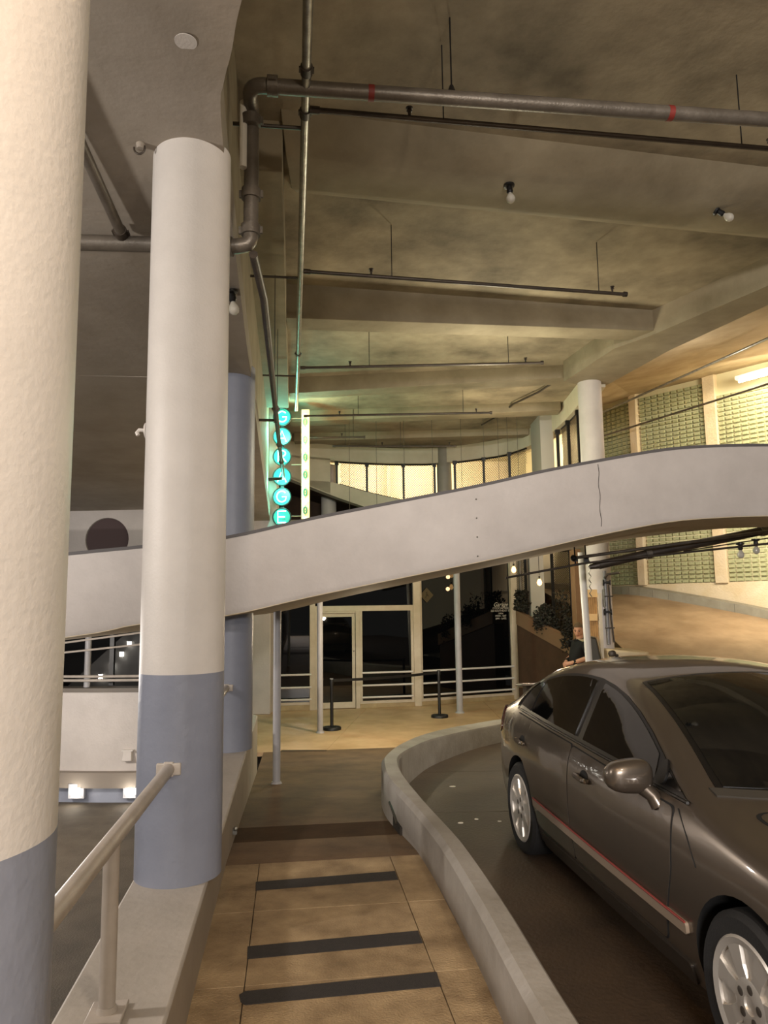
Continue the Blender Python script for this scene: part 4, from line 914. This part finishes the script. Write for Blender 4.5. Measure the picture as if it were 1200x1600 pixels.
def dens(P, step=.05, closed=True):
    out = []; n = len(P)
    for i in range(n if closed else n-1):
        a, b = P[i], P[(i+1)%n]; k = max(1, int(math.dist(a, b)/step))
        out += [(lerp(a[0],b[0],j/k), lerp(a[1],b[1],j/k)) for j in range(k)]
    return out
def roundp(P, r=.03, k=4):
    out = []; n = len(P)
    for i in range(n):
        a, b, c = Vector(P[i-1]), Vector(P[i]), Vector(P[(i+1)%n]); u, v = a-b, c-b; q1 = min(r, u.length*.45); q2 = min(r, v.length*.45); u.normalize(); v.normalize()
        out += [tuple(b+u*q1*(1-j/k)**2+v*q2*(j/k)**2) for j in range(k+1)]
    return out
def patch(P, off, f, th=.02, step=.045, sgn=-1):
    """a skin piece over the body: outline P in two parameters, f maps to 3-D, offset outwards"""
    P = dens(P, step); bm = bmesh.new(); vs = [bm.verts.new((a, b, 0)) for a, b in P]
    for i in range(len(vs)): bm.edges.new((vs[i], vs[(i+1)%len(vs)]))
    bmesh.ops.triangle_fill(bm, edges=bm.edges[:], use_beauty=True)
    for _ in range(3):
        lg = [e for e in bm.edges if e.calc_length() > step*1.6]
        if not lg: break
        bmesh.ops.subdivide_edges(bm, edges=lg, cuts=1); bmesh.ops.triangulate(bm, faces=bm.faces[:])
    bm.verts.index_update(); out = MB(); F = [[v.index for v in fc.verts] for fc in bm.faces]
    bd = [(e.verts[0].index, e.verts[1].index) for e in bm.edges if e.is_boundary]
    co = [(v.co.x, v.co.y) for v in bm.verts]; bm.free()
    def nrm(a, b):
        h = .004; p = Vector(f(a,b)); n_ = (Vector(f(a+h,b))-p).cross(Vector(f(a,b+h))-p)
        n_ = n_.normalized() if n_.length else Vector((0,sgn,0)); c = Vector((1.0,0,.6)); return n_ if n_.dot(p-c) > 0 else -n_
    top = []; bot = []
    for a, b in co: p = Vector(f(a,b)); n_ = nrm(a,b); top.append(p+n_*off); bot.append(p+n_*(off-th))
    n = len(co); return out.add(top+bot, F+[[n+i for i in reversed(q)] for q in F]+[(a,b,n+b,n+a) for a, b in bd])
def fs_(sg): return lambda x, z: (x, sg*side(x, z), z)
ft = lambda x, y: (x, y, topz(x, y))
def dlo_top(x): return ze(x)-.052
def dlo_bot(x): return interp([-.4, 2.4], [1.005, .93], x)
for sg in (-1, 1):
    F = fs_(sg)
    def sp(name, P, off, mat, par=car, r=.03, th=.02, label=None): return obj(name, patch(roundp(P, r) if r else P, off, F, th, sgn=sg), mat, par, label=label, ang=30)
    fd = [(2.10,.30),(1.06,.30),(1.02,.60),(1.0,.93),(2.20,.885),(2.20,.62)]
    rd = [(1.045,.30),(.42,.30),(.33,.42),(.26,.56),(.10,.68),(-.08,.80),(-.16,.965),(.985,.935),(1.005,.60)]
    def grow(P, g):
        c = (sum(p[0] for p in P)/len(P), sum(p[1] for p in P)/len(P)); return [(p[0]+g*(1 if p[0] > c[0] else -1), p[1]+g*(1 if p[1] > c[1] else -1)) for p in P]
    for nm_, P in (('front_door', fd), ('rear_door', rd)):
        d = sp(nm_, P, .0055, PAINT); sp('seam', grow(P, .007), .0022, SEAM, d)
        hx = 1.17 if nm_ == 'front_door' else .02
        hy = lambda x, z: sg*(side(x, z)+.006)
        h = obj('door_handle', MB().tube([(hx, hy(hx,.80)-sg*.0, .80),(hx+.02, sg*(side(hx,.80)+.035), .805),(hx+.13, sg*(side(hx+.1,.80)+.035), .80),(hx+.16, hy(hx+.16,.795), .795)], [.012,.016,.016,.012], 8), CHROME if nm_ == 'x' else PAINT, d)
        obj('handle_cup', patch([(hx+.08+.055*cos(k*pi/8), .808+.034*sin(k*pi/8)) for k in range(16)], .0075, F, .01, .02, sg), SEAM, d)
        obj('handle_tip', MB().sphere((hx+.145, sg*(side(hx+.14,.80)+.03), .799), .018, 10, (1.6,.7,.8)), CHROME, d)
    # glasshouse: black surround with separate panes
    xs = [2.27,2.15,2.0,1.8,1.6,1.4,1.2,1.0,.8,.6,.4,.2,.05,-.08,-.18]
    ring = [(2.31,dlo_bot(2.31)+.0)]+[(x, max(dlo_top(x), dlo_bot(x)+.004)) for x in xs]+[(-.235,1.035),(-.23,1.008)]+[(x, dlo_bot(x)) for x in (-.1,.4,.9,1.4,1.9)]
    dl = sp('window_surround', ring, .004, CBLACK, r=0)
    def pane(x0, x1, sl0=0, sl1=0, ins=.018):
        n = 10; T = [(lerp(x0+sl0, x1+sl1, k/n), 0) for k in range(n+1)]
        T = [(x, dlo_top(x)-ins) for x, _ in T]; B = [(lerp(x1, x0, k/n), dlo_bot(lerp(x1,x0,k/n))+ins) for k in range(n+1)]
        return [p for p in T if p[1] > dlo_bot(p[0])+ins+.004]+B
    sp('side_glass', pane(1.10, 1.985, -.03, -.04), .0075, CGLASS, dl, r=.012)
    sp('side_glass', pane(.11, .975, .03, -.02), .0075, CGLASS, dl, r=.012)
    sp('quarter_glass', [(2.01,dlo_bot(2)+.018),(2.01,dlo_top(2.01)-.018),(2.235,dlo_bot(2.25)+.02)], .0075, CGLASS, dl, r=.02)
    sp('quarter_glass', [(.085,dlo_bot(.08)+.018),(.10,dlo_top(.1)-.02),(-.06,dlo_top(-.06)-.02),(-.17,dlo_bot(-.17)+.025)], .0075, CGLASS, dl, r=.012)
    obj('chrome_edge', MB().tube([(x, sg*(side(x,z)+.008), z) for x, z in ((-.235,1.01),(-.21,1.05),(-.15,1.105),(-.08,1.155),(.02,1.205))], .0045, 5), CHROME, dl, label='thin bright edge at the rear of the side glass')
    obj('belt_trim', MB().tube([(x, sg*(side(x,dlo_bot(x)-.004)+.008), dlo_bot(x)-.004) for x in [2.3-2.5*k/20 for k in range(21)]], .008, 6), CBLACK, dl)
    # rubbing strip with a red line, sill
    st = sp('rubbing_strip', [(2.315,.405),(2.315,.452),(.36,.475),(.36,.425)], .016, M('strip_taupe', rgb(134,118,102), .45), r=.012, th=.016)
    obj('red_line', MB().tube([(x, sg*(side(x,.46)+.015), lerp(.476,.453,(x-.36)/1.95)) for x in [.37+1.94*k/24 for k in range(25)]], .0055, 6), RED, st, label='thin red line along the top of the strip')
    sp('sill', [(2.28,.185),(2.28,.275),(.42,.275),(.42,.185)], .012, M('sill_dark', rgb(58,52,46), .4, metal=.4), r=.02, th=.02)
    obj('fender_seam', MB().tube([(x, sg*(side(x,z)+.001), z) for x, z in ((2.235,.89),(2.33,.80),(2.40,.70))], .003, 4), SEAM, body)
    # door mirror
    mx = 2.015; my = sg*(side(mx,.95)+.145)
    mi = obj('door_mirror', MB().sphere((mx, my, .985), .1, 28, (.62,1.12,.76)), PAINT, car)
    for v in mi.data.vertices:
        a, b, c = (v.co.x-mx)/.062, (v.co.y-my)/.112, (v.co.z-.985)/.076; q = max(1e-4, (abs(a)**3+abs(b)**3+abs(c)**3)**(1/3)); v.co = (mx+.062*a/q, my+.112*b/q, 0.985+.076*c/q*(1-.12*b*sg))
    for v in mi.data.vertices:
        if v.co.x < mx-.035: v.co.x = mx-.035
    obj('mirror_stalk', MB().tube([(mx+.01, my-sg*.05, .945),(mx+.03, my-sg*.10, .90),(mx+.045, sg*(side(mx+.05,.86)-.01), .855)], [.04,.034,.036], 12), PAINT, mi)
    obj('mirror_glass', MB().lathe([(.062,0),(.062,.004)], 20, (mx-.037, my, .985), (-1,0,0)), CHROME, mi)
    obj('mirror_base', patch(roundp([(1.99,.95),(2.0,1.03),(2.04,1.06),(2.08,1.0),(2.08,.95)], .02), .014, F, .012, sgn=sg), CBLACK, mi)
    # lamps at both ends
    sp('tail_lamp', [(-.60,.78),(-.66,.95),(-.86,.93),(-.905,.80),(-.90,.72),(-.70,.74)], .007, M('tail_red', rgb(58,14,14), .12, spec=.6), r=.03)
    sp('head_lamp', [(3.0,.70),(2.98,.76),(3.30,.68),(3.42,.58),(3.3,.56)], .006, M('head_clear', rgb(190,190,186), .1, spec=.7), r=.03)
# windscreen, rear glass, bonnet
def scr(x0, x1, ins, n=10):
    L_ = [(lerp(x0,x1,k/n)) for k in range(n+1)]; cur = lambda x, u: x
    return [(x, -(side(x,ze(x))-ins(x))) for x in L_]+[(x, side(x,ze(x))-ins(x)) for x in reversed(L_)]
def bow(P, x1, amt):                   # let the lower edge bow forward
    return [(x+(amt*(1-(y/.75)**2)*((x-1.40)/(x1-1.40)) if x > 1.41 else 0), y) for x, y in P]
P = bow(dens(scr(1.40, 2.27, lambda x: lerp(.085,.13,(x-1.4)/.87)), .06), 2.27, .17)
ws = obj('windscreen', patch(P, .005, ft, .02, .06), CGLASS, car, ang=30)
P2 = bow(dens(scr(1.375, 2.305, lambda x: lerp(.065,.10,(x-1.4)/.87)), .06), 2.305, .19)
obj('windscreen_surround', patch(P2, .0025, ft, .02, .06), CBLACK, ws, ang=30)
obj('cowl', patch(dens([(2.28+.19*(1-(y/.75)**2)+.0, y) for y in [-.72+.12*k for k in range(13)]]+[(2.34+.19*(1-(y/.75)**2), y) for y in [.72-.12*k for k in range(13)]], .06), .006, ft, .015, .06), M('cowl_grey', rgb(58,54,48), .6), car, ang=30)
for y in (-.45, .25): obj('wiper', MB().tube([(2.47-abs(y)*.12,y,topz(2.47-abs(y)*.12,y)+.02),(2.40-abs(y)*.15,y+.3,topz(2.40,y+.3)+.025),(2.33,y+.55,topz(2.33,min(.7,y+.55))+.025)], .008, 6), CBLACK, car)
obj('washer_nozzle', MB().lathe([(.012,0),(.009,.012)], 12, (2.50,-.42,topz(2.50,-.42)+.003)), CBLACK, car)
hd = obj('bonnet', patch(roundp([(2.52,-.66),(3.36,-.55),(3.42,0),(3.36,.55),(2.52,.66),(2.60,0)], .06), .005, ft, .02, .07), PAINT, car, ang=30)
obj('seam', patch(roundp([(2.505,-.672),(3.37,-.56),(3.435,0),(3.37,.56),(2.505,.672),(2.585,0)], .06), .002, ft, .015, .07), SEAM, hd, ang=30)
rg = obj('rear_glass', patch(scr(.02, -.50, lambda x: .10), .004, ft, .02, .06), CGLASS, car, ang=30)
# small lip spoiler on the boot
sv = [(-.74,y,zt(-.74)+.075) for y in (-.60,-.3,0,.3,.60)]
obj('boot_spoiler', MB().hexa([(-.66,-.60,zt(-.70)+.03),(-.66,.60,zt(-.70)+.03),(-.90,.58,zt(-.85)+.055),(-.90,-.58,zt(-.85)+.055)], [(-.66,-.60,zt(-.70)+.05),(-.66,.60,zt(-.70)+.05),(-.90,.58,zt(-.85)+.09),(-.90,-.58,zt(-.85)+.09)]), PAINT, car, bevel=.012)
for y in (-.5, .5): obj('spoiler_foot', MB().box((-.82,y-.04,zt(-.8)-.02),(-.72,y+.04,zt(-.8)+.06)), PAINT, car)
obj('rear_bumper_lip', MB().box((-.955,-.6,.35),(-.93,.6,.42)), CBLACK, car)
obj('grille', MB().box((3.53,-.45,.42),(3.575,.45,.5)), CBLACK, car)
# wheels: tyre > hubcap, lugs
def wheel(hx, sg, yaw=0):
    w_ = obj('wheel', MB().lathe([(.20,-.09),(.29,-.105),(.312,-.085),(.317,-.05),(.317,.05),(.312,.085),(.29,.105),(.232,.10),(.222,.085),(.21,.06)], 48, (0,0,0), (0,1,0)), TYRE, car)
    mb = MB()
    mb.lathe([(.226,.085),(.232,.098),(.222,.106),(.198,.098),(.196,.075)], 48, (0,0,0), (0,1,0))
    for k in range(7):                # seven broad spokes
        a = 2*pi*k/7+.25; e, f_ = Vector((cos(a),0,sin(a))), Vector((-sin(a),0,cos(a))); Y_ = Vector((0,1,0))
        for u0, u1, w0, w1, y0, y1 in ((.05,.13,.036,.036,.094,.098),(.13,.205,.036,.052,.098,.098)):
            mb.hexa([e*u0-f_*w0+Y_*.07, e*u0+f_*w0+Y_*.07, e*u1+f_*w1+Y_*.07, e*u1-f_*w1+Y_*.07], [e*u0-f_*(w0-.008)+Y_*y0, e*u0+f_*(w0-.008)+Y_*y0, e*u1+f_*(w1-.008)+Y_*y1, e*u1-f_*(w1-.008)+Y_*y1])
    mb.lathe([(.092,.07),(.09,.096),(.07,.1),(.034,.098),(.03,.09),(.001,.09)], 32, (0,0,0), (0,1,0))
    hc = obj('hubcap', mb, CAP, w_, ang=30)
    obj('brake_backing', MB().lathe([(.21,.045),(.21,.06),(.001,.06)], 32, (0,0,0), (0,1,0)), M('brake_dark', rgb(34,30,28), .6), w_)
    for k in range(5):
        a = 2*pi*k/5+.5; obj('lug_recess', MB().lathe([(.017,.094),(.017,.1),(.013,.1012),(.001,.1012)], 12, (.058*cos(a),0,.058*sin(a)), (0,1,0)), M('lug_dark', rgb(92,86,80), .35, metal=.5), w_)
    w_.matrix_local = Matrix.Translation((hx, sg*.755, .317)) @ Matrix.Rotation(0 if sg > 0 else pi, 4, 'Z') @ Matrix.Rotation(yaw, 4, 'Z')
    return w_
for hx in (0, 2.70):
    for sg in (-1, 1): wheel(hx, sg, 0)
obj('underbody', MB().box((-.6,-.55,.16),(3.2,.55,.3)), SEAM, car)

# ------------------------------------------------------------------ standing man by the white post
PX, PY, PZ = 3.47, 13.45, -.6
man = thing('person', 'man in a black polo shirt standing by the white post, hands clasped, looking down', 'person', (PX,PY,PZ))
OFF[man.name] = Vector((0,0,0))
fw = Vector((-.96,-.28,0)).normalized(); lf_ = Vector((0,0,1)).cross(fw)
man.matrix_world = Matrix.Translation((PX,PY,PZ)) @ Matrix((fw, lf_, Vector((0,0,1)))).transposed().to_4x4() @ Matrix.Scale(1.055, 4)
J = [((0,0,.95),.135),((.01,0,1.06),.14),((.02,0,1.20),.15),((.0,0,1.36),.145),((-.03,0,1.455),.07),((-.03,0,1.52),.058),((-.02,0,1.60),.08),((-.02,0,1.665),.07),
     ((0,.17,1.40),.068),((-.03,.23,1.28),.055),((-.02,.26,1.18),.045),((.13,.17,1.12),.04),((.215,.06,1.085),.033),
     ((0,-.17,1.40),.068),((-.03,-.23,1.28),.055),((-.02,-.26,1.18),.045),((.13,-.17,1.12),.04),((.215,-.05,1.085),.033),
     ((0,.095,.88),.105),((.015,.105,.50),.066),((-.02,.11,.10),.045),((.11,.13,.045),.042),
     ((0,-.095,.88),.105),((.015,-.105,.50),.066),((-.02,-.11,.10),.045),((.11,-.13,.045),.042)]
E_ = [(0,1),(1,2),(2,3),(3,4),(4,5),(5,6),(6,7),(3,8),(8,9),(9,10),(10,11),(11,12),(3,13),(13,14),(14,15),(15,16),(16,17),(0,18),(18,19),(19,20),(20,21),(0,22),(22,23),(23,24),(24,25)]
# four fingers and a thumb on each hand, curled over each other
for sg, wrist in ((1,12),(-1,17)):
    b = Vector(J[wrist][0]); pl = len(J); J.append((tuple(b+Vector((.05,-.03*sg,-.02))), .03)); E_.append((wrist, pl)); pc_ = Vector(J[pl][0])
    for k in range(4):
        o1 = Vector((.022,-.012*sg,.027-.018*k)); J.append((tuple(pc_+o1), .0095)); J.append((tuple(pc_+o1+Vector((.012-.004*abs(k-1),-.04*sg,-.01))), .0085)); J.append((tuple(pc_+o1+Vector((-.008,-.058*sg,-.018))), .0075))
        E_ += [(pl, len(J)-3), (len(J)-3, len(J)-2), (len(J)-2, len(J)-1)]
    J.append((tuple(pc_+Vector((-.005,-.015*sg,.04))), .011)); J.append((tuple(pc_+Vector((.015,-.04*sg,.05))), .0095)); E_ += [(pl, len(J)-2), (len(J)-2, len(J)-1)]
me = bpy.data.meshes.new('body'); me.from_pydata([j[0] for j in J], E_, [])
bo = bpy.data.objects.new('body', me); COL.objects.link(bo)
sk = bo.modifiers.new('skin', 'SKIN'); sk.use_smooth_shade = True
for i, j in enumerate(J):
    v = me.skin_vertices[0].data[i]; v.radius = (j[1], j[1]*(1.25 if i in (1,2,3) else 1.0)); v.use_root = (i == 0)
ss = bo.modifiers.new('smooth', 'SUBSURF'); ss.levels = 2; ss.render_levels = 2
bpy.context.view_layer.update()
nm = bpy.data.meshes.new_from_object(bo.evaluated_get(bpy.context.evaluated_depsgraph_get())); bo.modifiers.clear(); bo.data = nm
SKIN = M('skin', rgb(214,160,132), .55); SHIRT = M('shirt_black', rgb(20,20,22), .8); TROU = M('trousers_grey', rgb(176,168,162), .8, rgb(150,142,136), 20); SHOE = M('shoe', rgb(24,22,22), .5)
nm.materials.clear()
for m in (SKIN, SHIRT, TROU, SHOE): nm.materials.append(m)
for p in nm.polygons:
    c = p.center; arm = abs(c.y) > .17 or c.x > .155
    if c.z > 1.475: k = 0
    elif c.z < .09: k = 3
    elif c.x > .19 and .8 < c.z < 1.25: k = 0
    elif abs(c.y) > .172 and c.z < 1.235 and c.z > .93: k = 0
    elif c.z < 1.0 or (c.z < 1.14 and c.x < -.06): k = 2
    else: k = 1
    p.material_index = k; p.use_smooth = True
bo.parent = man
# head turned a little towards the camera, with face, ears and hair
hd_ = Matrix.Translation((-.015,0,1.62)) @ Matrix.Rotation(rad(44), 4, 'Z') @ Matrix.Rotation(rad(14), 4, 'Y')
def face(name, mb, mat, par): 
    mb.v = [hd_ @ v for v in mb.v]; return obj(name, mb, mat, par, off=(0,0,0))
fc = MB().sphere((0,0,0), .1, 24, (.98,.80,1.22)); 
for v in fc.v:
    if v.z < -.03: v.x = v.x*.95+.004; v.y *= 1-.25*min(1,(-.03-v.z)/.09)
h_ = face('face', fc, SKIN, man)
face('nose', MB().tube([(.095,0,.02),(.118,0,-.022),(.098,0,-.03)], [.009,.014,.009], 8), SKIN, h_)
face('mouth', MB().tube([(.086,-.026,-.062),(.096,0,-.06),(.086,.026,-.062)], .005, 6), M('lips', rgb(160,92,80), .5), h_)
for sg in (-1, 1):
    face('eye', MB().sphere((.086,.031*sg,.012), .011, 10), M('eye_dark', rgb(52,38,32), .3), h_)
    face('brow', MB().tube([(.092,.014*sg,.032),(.09,.034*sg,.036),(.08,.05*sg,.03)], .005, 6), M('hair_brown', rgb(104,84,62), .8), h_)
    face('ear', MB().sphere((-.005,.083*sg,-.005), .027, 10, (.6,.35,1)), SKIN, h_)
hm = MB().sphere((-.008,0,.022), .106, 24, (1,.84,1.13)); keep = [f for f in hm.f if sum(hm.v[i].z for i in f)/len(f) > .07-(.06 if sum(hm.v[i].x for i in f)/len(f) < .03 else 0)+(0 if sum(hm.v[i].x for i in f)/len(f) > -.02 else -.05)]
hm.f = keep; hm.mi = [0]*len(keep); face('hair', hm, M('hair_brown', rgb(104,84,62), .8), h_)
obj('collar', MB().tube([(.02+.075*cos(2*pi*k/20)-.03, .07*sin(2*pi*k/20), 1.475-.012*cos(2*pi*k/20)) for k in range(20)], .014, 6, closed=True), SHIRT, man, off=(0,0,0))
obj('shoulder_panel', MB().hexa([(-.09,.06,1.475),(-.09,.19,1.445),(.04,.19,1.445),(.045,.06,1.475)], [(-.09,.06,1.488),(-.09,.205,1.452),(.045,.205,1.452),(.05,.06,1.488)]), M('shirt_beige', rgb(196,178,150), .8), man, off=(0,0,0), bevel=.006, label='beige shoulder panel')

# ------------------------------------------------------------------ plants on the planter wall
LEAF = M('leaf_dark', rgb(34,32,20), .6, rgb(22,20,12), 6)
def bush(label, cx, cy, z0, rx, rz, n, drop=0):
    t = thing('planter_bush', label, 'plant', (cx,cy,z0)); mb = MB()
    for k in range(n):
        a = random.uniform(0,2*pi); u = random.random()**.5; zz = random.random(); p = Vector((cx+rx*u*cos(a)*(1-.35*zz), cy+.25*u*sin(a), z0+rz*zz-drop*u*random.random()))
        d = Vector((random.uniform(-1,1),random.uniform(-.6,.6),random.uniform(-.4,1))).normalized(); s_ = d.cross(Vector((random.random(),random.random(),.3))).normalized(); L_ = random.uniform(.05,.11); w_ = L_*.28; q = d.cross(s_)*.004
        mb.add([p, p+d*L_*.5+s_*w_, p+d*L_, p+d*L_*.5-s_*w_, p+d*L_*.5+q*3], [(0,1,4),(1,2,4),(2,3,4),(3,0,4)])
    obj('foliage', mb, LEAF, t, smooth=False, kind='stuff')
    for k in range(5):
        x = cx+rx*random.uniform(-.5,.5); obj('stem', MB().tube([(x,cy,z0-.03),(x+.03,cy,z0+rz*.4),(x-.02,cy,z0+rz*.75)], .008, 5), M('stem_brown', rgb(52,40,26), .8), t)
    return t
bush('dark bush at the left end of the planter wall', 3.12, 16.95, 1.42, .17, .45, 420)
bush('dark trailing bush in the middle of the planter wall', 3.42, 15.95, 1.15, .26, .42, 700, .25)
bush('dark bush hanging over the lower end of the planter', 3.70, 15.0, .90, .16, .42, 420, .5)
bush('thin leafy shrub rising before the lower meshed screen', 3.78, 15.9, 1.2, .18, .62, 110)
